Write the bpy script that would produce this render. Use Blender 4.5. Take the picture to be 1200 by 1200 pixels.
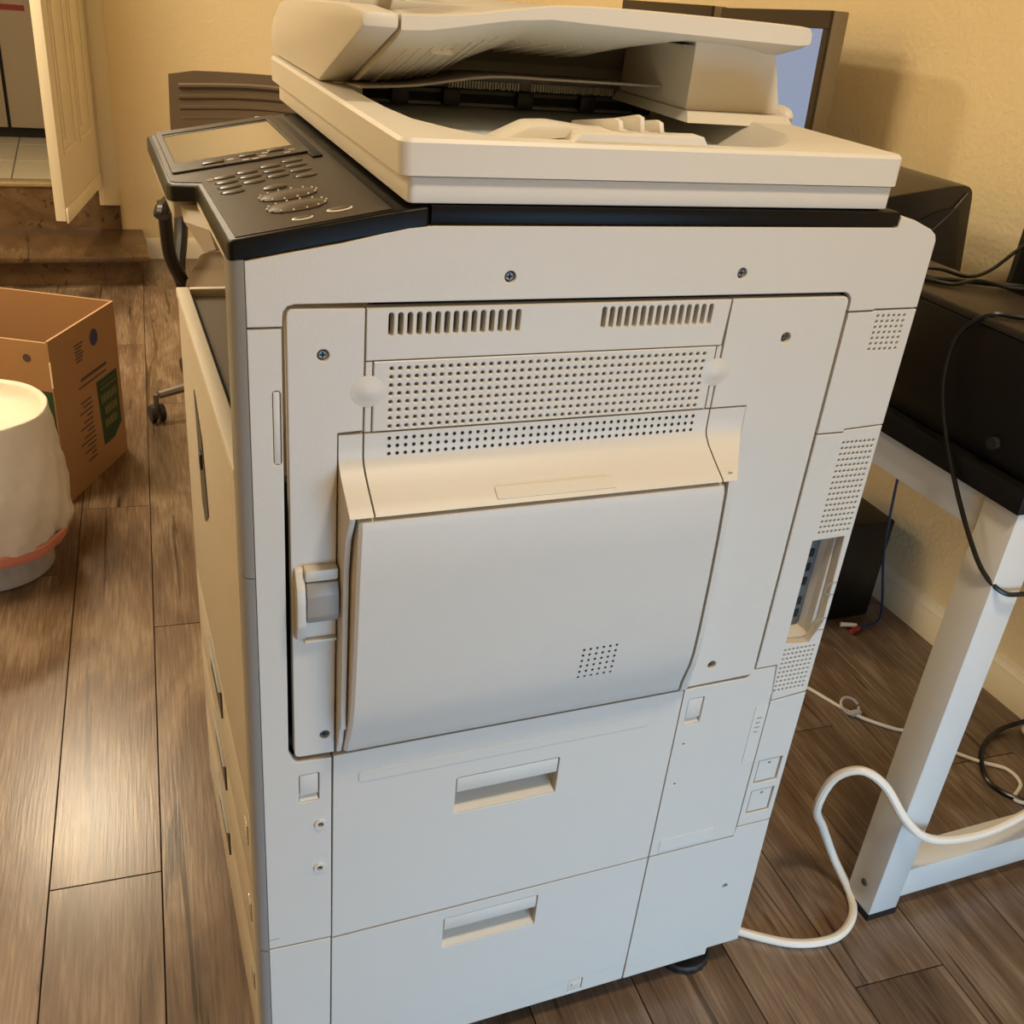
import bpy, bmesh, math, random
from mathutils import Vector, Matrix, Euler
random.seed(7)
PI = math.pi
scene = bpy.context.scene
for o in list(bpy.data.objects): bpy.data.objects.remove(o)

# ---------------------------------------------------------------- camera, world, lights, exposure
cam_d = bpy.data.cameras.new('camera'); cam = bpy.data.objects.new('camera', cam_d)
scene.collection.objects.link(cam); scene.camera = cam
cam_d.sensor_fit = 'HORIZONTAL'; cam_d.sensor_width = 36.0
cam_d.lens = 36.0 * 1176.79 / 1200.0
cam_d.clip_start = 0.02; cam_d.clip_end = 60
def _nrm(v): return Vector(v).normalized()
_X = _nrm((3650-600, 278-600, 1176.79))          # world axes seen from the camera (x right, y down, z forward)
_Z = -_nrm((376-600, 2779-600, 1176.79))
_Y = _Z.cross(_X)
_R = Matrix((( _X.x, _Y.x, _Z.x), (_X.y, _Y.y, _Z.y), (_X.z, _Y.z, _Z.z)))   # camera <- world
_W = _R.transposed() @ Matrix(((1,0,0),(0,-1,0),(0,0,-1)))
cam.matrix_world = Matrix.Translation((-0.103, -0.78, 1.2886)) @ _W.to_4x4()

world = bpy.data.worlds.new('world'); scene.world = world; world.use_nodes = True
bg = world.node_tree.nodes['Background']; bg.inputs[0].default_value = (0.80, 0.88, 1.0, 1); bg.inputs[1].default_value = 0.20
def area(name, loc, target, size, power, col, sizey=None, spread=None):
    d = bpy.data.lights.new(name, 'AREA'); d.energy = power; d.color = col
    d.size = size
    if sizey: d.shape = 'RECTANGLE'; d.size_y = sizey
    if spread: d.spread = spread
    o = bpy.data.objects.new(name, d); scene.collection.objects.link(o)
    o.location = loc
    o.rotation_euler = (Vector(target)-Vector(loc)).to_track_quat('-Z', 'Y').to_euler()
    return o
area('ceiling_lamp_near', (0.50, -0.62, 2.38), (0.50, -0.62, 0), 0.20, 20, (1.0, 0.84, 0.61))
area('ceiling_lamp_far', (-0.40, 3.0, 2.36), (-0.40, 3.0, 0), 0.26, 38, (1.0, 0.83, 0.58))
area('ceiling_lamp_left', (-1.30, 1.45, 2.36), (-1.30, 1.45, 0), 0.9, 50, (1.0, 0.83, 0.58))
area('low_daylight_lamp', (0.80, -1.88, 0.45), (0.38, 0, -0.15), 1.25, 14.5, (0.34, 0.64, 1.0), 0.75, math.radians(105))  # cool daylight from behind the camera; the low window it sits in is invented
scene.view_settings.view_transform = 'Standard'; scene.view_settings.look = 'None'
scene.view_settings.gamma = 1.0; scene.view_settings.use_curve_mapping = False
scene.view_settings.exposure = 0.0

# ---------------------------------------------------------------- helpers
COL = scene.collection
BASE = {}                                         # world location of every parent
def lin(h):
    h = h.lstrip('#'); c = [int(h[i:i+2], 16)/255 for i in (0, 2, 4)]
    return tuple(x/12.92 if x <= .04045 else ((x+.055)/1.055)**2.4 for x in c) + (1,)
def mat(name, col, rough=0.5, metal=0.0, noise=0.0, nscale=300, bump=0.0, vary=0.0, vscale=6, emit=None, estr=1, coat=0, spec=None, trans=0, alpha=1):
    m = bpy.data.materials.new(name); m.use_nodes = True; nt = m.node_tree; b = nt.nodes['Principled BSDF']
    c = lin(col) if isinstance(col, str) else col
    b.inputs['Base Color'].default_value = c; b.inputs['Roughness'].default_value = rough; b.inputs['Metallic'].default_value = metal
    if coat: b.inputs['Coat Weight'].default_value = coat; b.inputs['Coat Roughness'].default_value = 0.08
    if spec is not None: b.inputs['Specular IOR Level'].default_value = spec
    if trans: b.inputs['Transmission Weight'].default_value = trans
    tc = nt.nodes.new('ShaderNodeTexCoord')
    if vary:
        n = nt.nodes.new('ShaderNodeTexNoise'); n.inputs['Scale'].default_value = vscale; n.inputs['Detail'].default_value = 5
        r = nt.nodes.new('ShaderNodeMapRange'); r.inputs[3].default_value = 1-vary; r.inputs[4].default_value = 1+vary*0.6
        mx = nt.nodes.new('ShaderNodeVectorMath'); mx.operation = 'SCALE'; mx.inputs[0].default_value = c[:3]
        nt.links.new(tc.outputs['Object'], n.inputs['Vector']); nt.links.new(n.outputs['Fac'], r.inputs[0])
        nt.links.new(r.outputs[0], mx.inputs['Scale']); nt.links.new(mx.outputs[0], b.inputs['Base Color'])
    if bump:
        n = nt.nodes.new('ShaderNodeTexNoise'); n.inputs['Scale'].default_value = nscale; n.inputs['Detail'].default_value = 4
        bp = nt.nodes.new('ShaderNodeBump'); bp.inputs['Strength'].default_value = bump; bp.inputs['Distance'].default_value = 0.002
        nt.links.new(tc.outputs['Object'], n.inputs['Vector']); nt.links.new(n.outputs['Fac'], bp.inputs['Height']); nt.links.new(bp.outputs[0], b.inputs['Normal'])
    if emit is not None:
        b.inputs['Emission Color'].default_value = lin(emit); b.inputs['Emission Strength'].default_value = estr
    return m
M = {}
M['white'] = mat('white_plastic', '#c9c3b7', 0.42, bump=0.12, nscale=900, vary=0.03, vscale=9)
M['white2'] = mat('white_plastic_scanner', '#cfc8ba', 0.45, bump=0.1, nscale=900)
M['cream'] = mat('cream_plastic', '#cdc5b5', 0.5, bump=0.1, nscale=900)
M['silver'] = mat('silver_grey_plastic', '#8b8a85', 0.42, bump=0.05, nscale=900)
M['grey'] = mat('grey_plastic', '#8b8a85', 0.5)
M['latch'] = mat('latch_grey_plastic', '#918b82', 0.45)
M['dgrey'] = mat('dark_grey_plastic', '#4a4742', 0.55)
M['core'] = mat('inner_chassis', '#141210', 0.85)
M['tray_in'] = mat('output_tray_plastic', '#54483a', 0.5)
M['black'] = mat('gloss_black_plastic', '#0d0b09', 0.38, spec=0.14)
M['panel'] = mat('dark_brown_panel_plastic', '#30271d', 0.36, bump=0.08, nscale=1500, spec=0.28)
M['panelk'] = mat('panel_key_plastic', '#3c3226', 0.34)
M['mblack'] = mat('matte_black', '#171412', 0.5, bump=0.15, nscale=700)
M['lcd'] = mat('unlit_touch_screen', '#a99f8a', 0.10, coat=0.6, vary=0.05, vscale=20)
M['chrome'] = mat('screw_steel', '#7d7b76', 0.5, metal=0.9)
M['braille'] = mat('translucent_key_ring', '#ddd6c6', 0.3)
M['steelw'] = mat('white_painted_steel', '#d5d2c9', 0.32, vary=0.03, vscale=14)
M['rubber'] = mat('black_rubber', '#0f0e0d', 0.6)
M['label'] = mat('beige_inlay', '#cbc5b9', 0.42)
M['shell'] = mat('light_grey_lower_shell', '#b9b1a8', 0.4)
M['port'] = mat('grey_metal_port_plate', '#54524d', 0.55)
M['glass'] = mat('scanner_glass', '#8d979c', 0.08, spec=0.7)
M['cardboard'] = mat('cardboard', '#a37a50', 0.85, bump=0.2, nscale=60, vary=0.06, vscale=5)
M['cardedge'] = mat('cardboard_cut_edge', '#bd9a70', 0.9)
M['gprint'] = mat('green_print', '#27401f', 0.7)
M['lprint'] = mat('pale_print', '#6f6a3c', 0.8)
M['bprint'] = mat('faded_blue_print', '#4d3b3a', 0.8)
M['purple'] = mat('blue_seal_print', '#3a335c', 0.8)
M['bucket'] = mat('scuffed_white_bucket', '#b8b0a3', 0.5, vary=0.4, vscale=34)
M['bag'] = mat('thin_white_plastic_bag', '#dcd2c1', 0.42, bump=0.8, nscale=13)
for n_ in M['bag'].node_tree.nodes:
    if n_.type == 'BUMP': n_.inputs['Distance'].default_value = 0.007
    if n_.type == 'TEX_NOISE': n_.inputs['Distortion'].default_value = 0.7
M['bagband'] = mat('red_drawstring_band', '#d98a72', 0.45)
M['screen'] = mat('lit_monitor_screen', '#20242c', 0.2, emit='#a9b9d8', estr=0.62)
M['stext'] = mat('grey_screen_text', '#8a94ab', 0.5, emit='#8090b0', estr=0.45)
M['bezel'] = mat('dark_bezel', '#33271c', 0.35)
M['mside'] = mat('monitor_grey_back', '#8f8168', 0.45)
M['printer'] = mat('black_glossy_printer_shell', '#2b241d', 0.28)
M['case'] = mat('black_machine_case', '#0e0b09', 0.38, bump=0.1, nscale=1200, spec=0.3)
M['casetop'] = mat('dusty_black_lid', '#2a231c', 0.45, vary=0.3, vscale=14)
M['ctape'] = mat('white_cable_sheath', '#e6dccb', 0.4)
M['cblack'] = mat('black_cable_sheath', '#0d0c0b', 0.3)
M['cblue'] = mat('blue_cable_sheath', '#1d2440', 0.4)
M['red'] = mat('red_connector_plastic', '#a01d22', 0.4)
M['redlab'] = mat('red_warning_label', '#7a2212', 0.6)
M['trim'] = mat('warm_white_trim_paint', '#ece0c2', 0.4)
M['door'] = mat('warm_white_door_paint', '#f5ebd3', 0.42)
M['brass'] = mat('hinge_metal', '#8e7a55', 0.4, metal=0.8)
M['fridge'] = mat('grey_cabinet_front', '#9a8a72', 0.35)
M['tile'] = mat('beige_ceramic_tile', '#b6a98f', 0.3, vary=0.06, vscale=5)
M['grout'] = mat('grey_grout', '#6b6353', 0.9)
M['cmesh'] = mat('brown_black_mesh_fabric', '#6a5a46', 0.75, bump=0.4, nscale=600)
M['cframe'] = mat('chair_black_plastic', '#1c1713', 0.4)
M['csilver'] = mat('grey_base_metal', '#6d6257', 0.4, metal=0.4)

def wall_mat():
    m = bpy.data.materials.new('orange_peel_wall_paint'); m.use_nodes = True; nt = m.node_tree; b = nt.nodes['Principled BSDF']
    b.inputs['Base Color'].default_value = lin('#efdbae'); b.inputs['Roughness'].default_value = 0.55
    tc = nt.nodes.new('ShaderNodeTexCoord'); n = nt.nodes.new('ShaderNodeTexNoise'); n.inputs['Scale'].default_value = 85; n.inputs['Detail'].default_value = 3
    r = nt.nodes.new('ShaderNodeValToRGB'); r.color_ramp.elements[0].position = 0.42; r.color_ramp.elements[1].position = 0.62
    bp = nt.nodes.new('ShaderNodeBump'); bp.inputs['Strength'].default_value = 0.30; bp.inputs['Distance'].default_value = 0.002
    nt.links.new(tc.outputs['Object'], n.inputs['Vector']); nt.links.new(n.outputs['Fac'], r.inputs[0]); nt.links.new(r.outputs[0], bp.inputs['Height']); nt.links.new(bp.outputs[0], b.inputs['Normal'])
    return m
M['wall'] = wall_mat()
def wood_mat(name, dark, mid, light, rough=0.27):
    m = bpy.data.materials.new(name); m.use_nodes = True; nt = m.node_tree; b = nt.nodes['Principled BSDF']; L = nt.links.new
    tc = nt.nodes.new('ShaderNodeTexCoord'); oi = nt.nodes.new('ShaderNodeObjectInfo')
    add = nt.nodes.new('ShaderNodeVectorMath'); add.operation = 'ADD'
    sc = nt.nodes.new('ShaderNodeVectorMath'); sc.operation = 'SCALE'; sc.inputs[0].default_value = (31, 57, 11); L(oi.outputs['Random'], sc.inputs['Scale'])
    L(tc.outputs['Object'], add.inputs[0]); L(sc.outputs[0], add.inputs[1])
    def stretch(vx, vy):
        mp = nt.nodes.new('ShaderNodeMapping'); mp.inputs['Scale'].default_value = (vx, vy, 1); L(add.outputs[0], mp.inputs['Vector']); return mp
    def noise(mp, s, d, dist=0):
        n = nt.nodes.new('ShaderNodeTexNoise'); n.inputs['Scale'].default_value = s; n.inputs['Detail'].default_value = d; n.inputs['Distortion'].default_value = dist
        L(mp.outputs[0], n.inputs['Vector']); return n
    n1 = noise(stretch(1, 0.28), 9, 6, 1.2); n2 = noise(stretch(1, 0.045), 230, 5, 0.4); n3 = noise(stretch(1, 0.06), 24, 4, 1.0)
    ramp = nt.nodes.new('ShaderNodeValToRGB'); e = ramp.color_ramp.elements
    e[0].position = 0.28; e[0].color = lin(dark); e[1].position = 0.72; e[1].color = lin(light); x = e.new(0.5); x.color = lin(mid)
    mixf = nt.nodes.new('ShaderNodeMix'); mixf.data_type = 'FLOAT'; mixf.inputs[0].default_value = 0.42; L(n1.outputs['Fac'], mixf.inputs[2]); L(n2.outputs['Fac'], mixf.inputs[3])
    L(mixf.outputs[0], ramp.inputs[0])
    cr = nt.nodes.new('ShaderNodeValToRGB'); c = cr.color_ramp.elements; c[0].position = 0.325; c[0].color = (0.30, 0.27, 0.24, 1); c[1].position = 0.365; c[1].color = (1, 1, 1, 1)
    L(n3.outputs['Fac'], cr.inputs[0])
    mul = nt.nodes.new('ShaderNodeMix'); mul.data_type = 'RGBA'; mul.blend_type = 'MULTIPLY'; mul.inputs[0].default_value = 0.85
    L(ramp.outputs[0], mul.inputs[6]); L(cr.outputs[0], mul.inputs[7])
    hv = nt.nodes.new('ShaderNodeHueSaturation'); mr = nt.nodes.new('ShaderNodeMapRange'); mr.inputs[3].default_value = 0.86; mr.inputs[4].default_value = 1.14
    L(oi.outputs['Random'], mr.inputs[0]); L(mr.outputs[0], hv.inputs['Value']); L(mul.outputs[2], hv.inputs['Color']); L(hv.outputs[0], b.inputs['Base Color'])
    b.inputs['Roughness'].default_value = rough
    bp = nt.nodes.new('ShaderNodeBump'); bp.inputs['Strength'].default_value = 0.16; bp.inputs['Distance'].default_value = 0.0010
    L(n2.outputs['Fac'], bp.inputs['Height']); L(bp.outputs[0], b.inputs['Normal'])
    return m
M['plank'] = wood_mat('wood_look_vinyl', '#48382b', '#6f5a47', '#97836e')
M['stepwood'] = wood_mat('dark_step_vinyl', '#43301f', '#5f482f', '#7a6144')
M['subfloor'] = mat('plank_seam_dark', '#2a1f17', 0.9)
def ribbed(name, col):                            # fine horizontal reeding on the front doors
    m = mat(name, col, 0.45); nt = m.node_tree; b = nt.nodes['Principled BSDF']
    tc = nt.nodes.new('ShaderNodeTexCoord'); w = nt.nodes.new('ShaderNodeTexWave'); w.bands_direction = 'Z'; w.inputs['Scale'].default_value = 34
    bp = nt.nodes.new('ShaderNodeBump'); bp.inputs['Strength'].default_value = 0.5; bp.inputs['Distance'].default_value = 0.0015
    nt.links.new(tc.outputs['Object'], w.inputs['Vector']); nt.links.new(w.outputs['Fac'], bp.inputs['Height']); nt.links.new(bp.outputs[0], b.inputs['Normal'])
    return m
M['reeded'] = ribbed('reeded_cream_plastic', '#bab1a2')

def thing(name, label, cat, loc, group=None, kind=None):
    o = bpy.data.objects.new(name, None); COL.objects.link(o); o.location = loc; o.empty_display_size = 0.05
    o['label'] = label; o['category'] = cat
    if group: o['group'] = group
    BASE[o] = Vector(loc); return o
def tag(o, label=None, cat=None, group=None, kind=None):
    if label: o['label'] = label
    if cat: o['category'] = cat
    if group: o['group'] = group
    if kind: o['kind'] = kind
    return o
def link(name, me, m, parent=None, label=None, smooth=None):
    """me is in world coordinates: recentre, parent, link"""
    vs = me.vertices
    if len(vs):
        lo = Vector((min(v.co.x for v in vs), min(v.co.y for v in vs), min(v.co.z for v in vs)))
        hi = Vector((max(v.co.x for v in vs), max(v.co.y for v in vs), max(v.co.z for v in vs)))
        c = (lo+hi)/2
    else: c = Vector((0, 0, 0))
    me.transform(Matrix.Translation(-c))
    if smooth is None: smooth = True
    if smooth:
        me.shade_smooth()
        try: me.set_sharp_from_angle(angle=math.radians(32))
        except Exception: pass
    o = bpy.data.objects.new(name, me); COL.objects.link(o); me.materials.clear(); me.materials.append(m)
    o.location = c; BASE[o] = c.copy()
    if parent: o.parent = parent; o.location = c - BASE[parent]
    if label: o['label'] = label
    return o
def bm_obj(name, bm, m, parent=None, label=None, xf=None, smooth=None):
    if xf is not None: bmesh.ops.transform(bm, matrix=xf, verts=bm.verts)
    bmesh.ops.recalc_face_normals(bm, faces=bm.faces)
    me = bpy.data.meshes.new(name); bm.to_mesh(me); bm.free()
    return link(name, me, m, parent, label, smooth)
def bm_box(bm, x0, x1, y0, y1, z0, z1, bev=0.0, seg=2):
    t = bmesh.new(); r = bmesh.ops.create_cube(t, size=1.0)
    for v in t.verts: v.co = Vector(((x0+x1)/2+v.co.x*(x1-x0), (y0+y1)/2+v.co.y*(y1-y0), (z0+z1)/2+v.co.z*(z1-z0)))
    if bev: bmesh.ops.bevel(t, geom=list(t.edges), offset=bev, segments=seg, profile=0.5, affect='EDGES')
    me = bpy.data.meshes.new('tmp'); t.to_mesh(me); t.free(); bm.from_mesh(me); bpy.data.meshes.remove(me)
def box(name, x0, x1, y0, y1, z0, z1, m, parent=None, bev=0.0, label=None, seg=2, xf=None):
    bm = bmesh.new(); bm_box(bm, min(x0,x1), max(x0,x1), min(y0,y1), max(y0,y1), min(z0,z1), max(z0,z1), bev, seg)
    return bm_obj(name, bm, m, parent, label, xf)
def prism(name, pts, axis, a, b, m, parent=None, bev=0.0, label=None, xf=None, seg=2):
    """extrude polygon pts along axis from a to b. axis 'x': pts=(y,z); 'y': (x,z); 'z': (x,y)"""
    bm = bmesh.new()
    def P(p, t): return {'x': (t, p[0], p[1]), 'y': (p[0], t, p[1]), 'z': (p[0], p[1], t)}[axis]
    lo = [bm.verts.new(P(p, a)) for p in pts]; hi = [bm.verts.new(P(p, b)) for p in pts]
    bm.faces.new(lo); bm.faces.new(hi[::-1]); n = len(pts)
    for i in range(n): bm.faces.new((lo[i], hi[i], hi[(i+1) % n], lo[(i+1) % n]))
    bmesh.ops.recalc_face_normals(bm, faces=bm.faces)
    if bev: bmesh.ops.bevel(bm, geom=list(bm.edges), offset=bev, segments=seg, profile=0.5, affect='EDGES')
    return bm_obj(name, bm, m, parent, label, xf)
def loft(name, rings, m, parent=None, label=None, cap=True, closed=True, xf=None):
    bm = bmesh.new(); R = [[bm.verts.new(p) for p in r] for r in rings]; n = len(rings[0])
    for a, b in zip(R[:-1], R[1:]):
        for i in range(n if closed else n-1): bm.faces.new((a[i], a[(i+1) % n], b[(i+1) % n], b[i]))
    if cap and closed: bm.faces.new(R[0]); bm.faces.new(R[-1])
    return bm_obj(name, bm, m, parent, label, xf)
def catmull(P, per=8):
    P = [Vector(p) for p in P]; out = []; Q = [2*P[0]-P[1]] + P + [2*P[-1]-P[-2]]
    for i in range(1, len(Q)-2):
        p0, p1, p2, p3 = Q[i-1:i+3]
        for k in range(per):
            t = k/per; out.append(0.5*((2*p1)+(p2-p0)*t+(2*p0-5*p1+4*p2-p3)*t*t+(3*p1-p0-3*p2+p3)*t**3))
    out.append(P[-1]); return out
def sweep_bm(bm, path, r, seg=8, flat=1.0):
    rings = []; up = Vector((0.31, 0.17, 0.93)).normalized(); n = len(path); N = None
    for i, p in enumerate(path):
        T = (path[min(i+1, n-1)]-path[max(i-1, 0)]).normalized()
        if N is None: N = (up-up.dot(T)*T).normalized()
        else: N = (N-N.dot(T)*T).normalized()
        B = T.cross(N); rr = r(i/(n-1)) if callable(r) else r
        rings.append([bm.verts.new(p+N*math.cos(a)*rr+B*math.sin(a)*rr*flat) for a in [2*PI*k/seg for k in range(seg)]])
    for a, b in zip(rings[:-1], rings[1:]):
        for i in range(seg): bm.faces.new((a[i], a[(i+1) % seg], b[(i+1) % seg], b[i]))
    bm.faces.new(rings[0]); bm.faces.new(rings[-1])
def tube(name, pts, r, m, parent=None, label=None, per=8, seg=8, smoothp=True, xf=None, flat=1.0):
    bm = bmesh.new(); sweep_bm(bm, catmull(pts, per) if smoothp else [Vector(p) for p in pts], r, seg, flat)
    return bm_obj(name, bm, m, parent, label, xf)
def lathe(name, prof, c, m, parent=None, label=None, seg=32, axis='z', cap=True, wob=None):
    rings = []
    for k, (r, z) in enumerate(prof):
        ring = []
        for i in range(seg):
            a = 2*PI*i/seg; rr = r + (wob(a, k, z) if wob else 0)
            u, v = rr*math.cos(a), rr*math.sin(a)
            p = {'z': (u, v, z), 'y': (u, z, v), 'x': (z, u, v)}[axis]
            ring.append(Vector(p)+Vector(c))
        rings.append(ring)
    return loft(name, rings, m, parent, label, cap=cap)
def rrect(x0, x1, z0, z1, r=0.0, n=4):
    if r <= 0: return [(x0, z0), (x1, z0), (x1, z1), (x0, z1)]
    out = []
    for cx, cz, a0 in ((x1-r, z0+r, -90), (x1-r, z1-r, 0), (x0+r, z1-r, 90), (x0+r, z0+r, 180)):
        for k in range(n+1):
            a = math.radians(a0+90*k/n); out.append((cx+r*math.cos(a), cz+r*math.sin(a)))
    return out
def rpoly(pts, rad, n=4):
    """round the corners of a polygon; rad is a number or a list"""
    out = []; N = len(pts)
    for i in range(N):
        r = rad[i] if isinstance(rad, (list, tuple)) else rad
        p = Vector(pts[i]); a = Vector(pts[i-1]); b = Vector(pts[(i+1) % N])
        if r <= 0: out.append(tuple(p)); continue
        u = (a-p).normalized(); v = (b-p).normalized(); d = min(r, (a-p).length*0.49, (b-p).length*0.49)
        for k in range(n+1):
            t = k/n; q = (p+u*d)*(1-t)**2 + p*2*t*(1-t) + (p+v*d)*t*t; out.append(tuple(q))
    return out
def circ(cx, cz, r, n=8): return [(cx+r*math.cos(2*PI*k/n), cz+r*math.sin(2*PI*k/n)) for k in range(n)]
def sarea(p): return sum(p[i][0]*p[(i+1) % len(p)][1]-p[(i+1) % len(p)][0]*p[i][1] for i in range(len(p)))
SIDE = Matrix(((1,0,0,0),(0,0,-1,0),(0,1,0,0),(0,0,0,1)))    # panel plane (x,z), outward towards -y
def plate(name, outline, holes, th, m, parent=None, bev=0.0008, xf=SIDE, y=0.0, label=None):
    """flat plate with real openings; outer face on the plane y, thickness th behind it"""
    cu = bpy.data.curves.new('tmp', 'CURVE'); cu.dimensions = '2D'; cu.fill_mode = 'BOTH'
    if sarea(outline) < 0: outline = outline[::-1]
    def spl(p):
        s = cu.splines.new('POLY'); s.points.add(len(p)-1)
        for i, q in enumerate(p): s.points[i].co = (q[0], q[1], 0, 1)
        s.use_cyclic_u = True
    spl(outline)
    for h in holes: spl(h[::-1] if sarea(h) > 0 else h)
    cu.extrude = th/2-bev; cu.bevel_depth = bev; cu.bevel_resolution = 1 if len(holes) < 60 else 0; cu.offset = -bev
    o = bpy.data.objects.new('tmp', cu); COL.objects.link(o)
    bpy.context.view_layer.update()
    me = bpy.data.meshes.new_from_object(o.evaluated_get(bpy.context.evaluated_depsgraph_get()))
    bpy.data.objects.remove(o); bpy.data.curves.remove(cu)
    me.transform(Matrix.Translation((0, 0, -th/2))); me.transform(xf); me.transform(Matrix.Translation((0, y, 0)))
    me.name = name
    return link(name, me, m, parent, label)
def ell(name, c, rx, ry, rz, m, parent=None, label=None, u=16, v=10):
    bm = bmesh.new(); bmesh.ops.create_uvsphere(bm, u_segments=u, v_segments=v, radius=1.0)
    for q in bm.verts: q.co = Vector((c[0]+q.co.x*rx, c[1]+q.co.y*ry, c[2]+q.co.z*rz))
    return bm_obj(name, bm, m, parent, label)
def struct(o, label=None):
    o['kind'] = 'structure'
    if label: o['label'] = label
    return o

# ---------------------------------------------------------------- the room
XW, YF, XL, YN, ZC = 1.625, 4.00, -1.9, -1.95, 2.42
KZ = 0.32                                          # kitchen floor height
DX0, DX1 = -0.86, -0.075                           # door opening in the far wall
floor = struct(box('floor', XL, XW, YN, YF, -0.05, -0.004, M['subfloor']), 'grey brown wood look plank floor of the room')
ang = math.radians(3.0); PWID = 0.162; PLEN = 1.22
ca, sa = math.cos(ang), math.sin(ang)
plank_me = None
def w2p(x, y): dx, dy = x+0.104, y-0.42; return dx*ca-dy*sa, dx*sa+dy*ca     # seam frame
def p2w(u, v): return (u*ca+v*sa-0.104, -u*sa+v*ca+0.42)
def clip_poly(poly):
    for ax, lim, sgn in ((0, XL+.002, 1), (0, XW-.002, -1), (1, YN+.002, 1), (1, YF-.002, -1)):
        out = []
        for i in range(len(poly)):
            a, b = poly[i], poly[(i+1) % len(poly)]
            ia, ib = (a[ax]-lim)*sgn >= 0, (b[ax]-lim)*sgn >= 0
            if ia: out.append(a)
            if ia != ib:
                t = (lim-a[ax])/(b[ax]-a[ax]); out.append((a[0]+(b[0]-a[0])*t, a[1]+(b[1]-a[1])*t))
        poly = out
        if len(poly) < 3: return []
    return poly
rot = Matrix.Rotation(-ang, 4, 'Z')
for k in range(-14, 13):
    off = {-1: 0.0, 0: 0.55, 1: 0.2, -2: 0.75}.get(k, (k*0.437) % 1.0)*PLEN
    for j in range(-3, 5):
        u0, u1 = k*PWID, (k+1)*PWID; v0, v1 = off+(j-1)*PLEN, off+j*PLEN
        g = 0.0011
        c = [(u0+g, v0+g), (u1-g, v0+g), (u1-g, v1-g), (u0+g, v1-g)]
        poly = clip_poly([p2w(*q) for q in c])
        if not poly: continue
        A = abs(sarea(poly))/2
        if A < 0.0008: continue
        bm = bmesh.new()
        cx = sum(p[0] for p in poly)/len(poly); cy = sum(p[1] for p in poly)/len(poly)
        inn = []
        for p in poly:
            d = Vector((cx-p[0], cy-p[1])); u, v = w2p(*p); uc, vc = w2p(cx, cy)
            e = 0.0003; q = p2w(u+(e if u < uc else -e), v+(e if v < vc else -e)); inn.append(q)
        top = [bm.verts.new((p[0], p[1], 0)) for p in inn]; mid = [bm.verts.new((p[0], p[1], -0.0003)) for p in poly]; bot = [bm.verts.new((p[0], p[1], -0.004)) for p in poly]
        bm.faces.new(top); n = len(poly)
        for a, b in ((mid, top), (bot, mid)):
            for i in range(n): bm.faces.new((a[i], a[(i+1) % n], b[(i+1) % n], b[i]))
        bmesh.ops.recalc_face_normals(bm, faces=bm.faces)
        if bm.faces[0].normal.z < 0: bmesh.ops.reverse_faces(bm, faces=bm.faces)
        o = bm_obj('plank', bm, M['plank'], floor, smooth=False)
        # grain runs along the plank: rotate the object, counter-rotate its mesh
        o.data.transform(rot.inverted()); o.rotation_euler = (0, 0, -ang)

struct(box('wall_right', XW, XW+0.1, YN, YF+2.2, 0, ZC, M['wall']), 'yellow cream orange peel textured wall behind the desk')
struct(box('wall_left', XL-0.1, XL, YN, YF, 0, ZC, M['wall']), 'cream wall on the left')
wn = struct(plate('wall_near', [(XL-0.1, 0), (XW+0.1, 0), (XW+0.1, ZC), (XL-0.1, ZC)], [[(0.15, 0.05), (1.45, 0.05), (1.45, 0.86), (0.15, 0.86)]], 0.1, M['wall'], bev=0.0, y=YN), 'wall behind the camera with an opening added for the low daylight lamp')  # unseen opening, added and sized to fit the low daylight lamp
wf = struct(plate('wall_far', [(XL-0.1, 0), (XW+0.1, 0), (XW+0.1, ZC), (XL-0.1, ZC)], [[(DX0, 0.02), (DX1, 0.02), (DX1, 2.2), (DX0, 2.2)]], 0.12, M['wall'], bev=0.0, y=YF), 'yellow cream wall with the doorway at the end of the room')
struct(box('ceiling', XL-0.1, XW+0.1, YN, YF+2.2, ZC, ZC+0.08, mat('ceiling_white', '#e8e0cc', 0.8)), 'flat cream ceiling')
def basebd(name, pts_prof, axis, a, b):
    return struct(prism(name, pts_prof, axis, a, b, M['trim']), 'white moulded baseboard')
basebd('baseboard_right', [(XW, 0), (XW-0.015, 0), (XW-0.015, 0.058), (XW-0.012, 0.064), (XW-0.012, 0.072), (XW-0.007, 0.08), (XW-0.005, 0.088), (XW, 0.09)], 'y', YN+.01, YF)
basebd('baseboard_far', [(YF, 0), (YF-0.015, 0), (YF-0.015, 0.062), (YF-0.010, 0.082), (YF-0.004, 0.09), (YF, 0.09)], 'x', 0.105, XW-0.016)

# steps up to the kitchen doorway
s = thing('door_step', 'dark wood look step with nosing below the open white door', 'step', (-0.4, 3.79, 0))
box('tread', -1.3, 0.095, 3.54, 3.995, 0.105, 0.130, M['stepwood'], s, bev=0.006)
box('riser', -1.3, 0.06, 3.60, 3.985, 0.001, 0.105, M['stepwood'], s)
struct(box('trim_1', DX0-.3, DX1+.085, YF-0.014, YF-.001, 0.131, KZ-0.01, M['stepwood']), 'dark wood look riser under the kitchen doorway')
struct(box('trim_2', DX0, DX1, YF-0.02, YF+0.06, KZ-0.012, KZ+0.006, mat('threshold_metal', '#cdb98e', 0.25, metal=0.7), bev=0.003), 'shiny metal threshold strip in the kitchen doorway')
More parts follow.
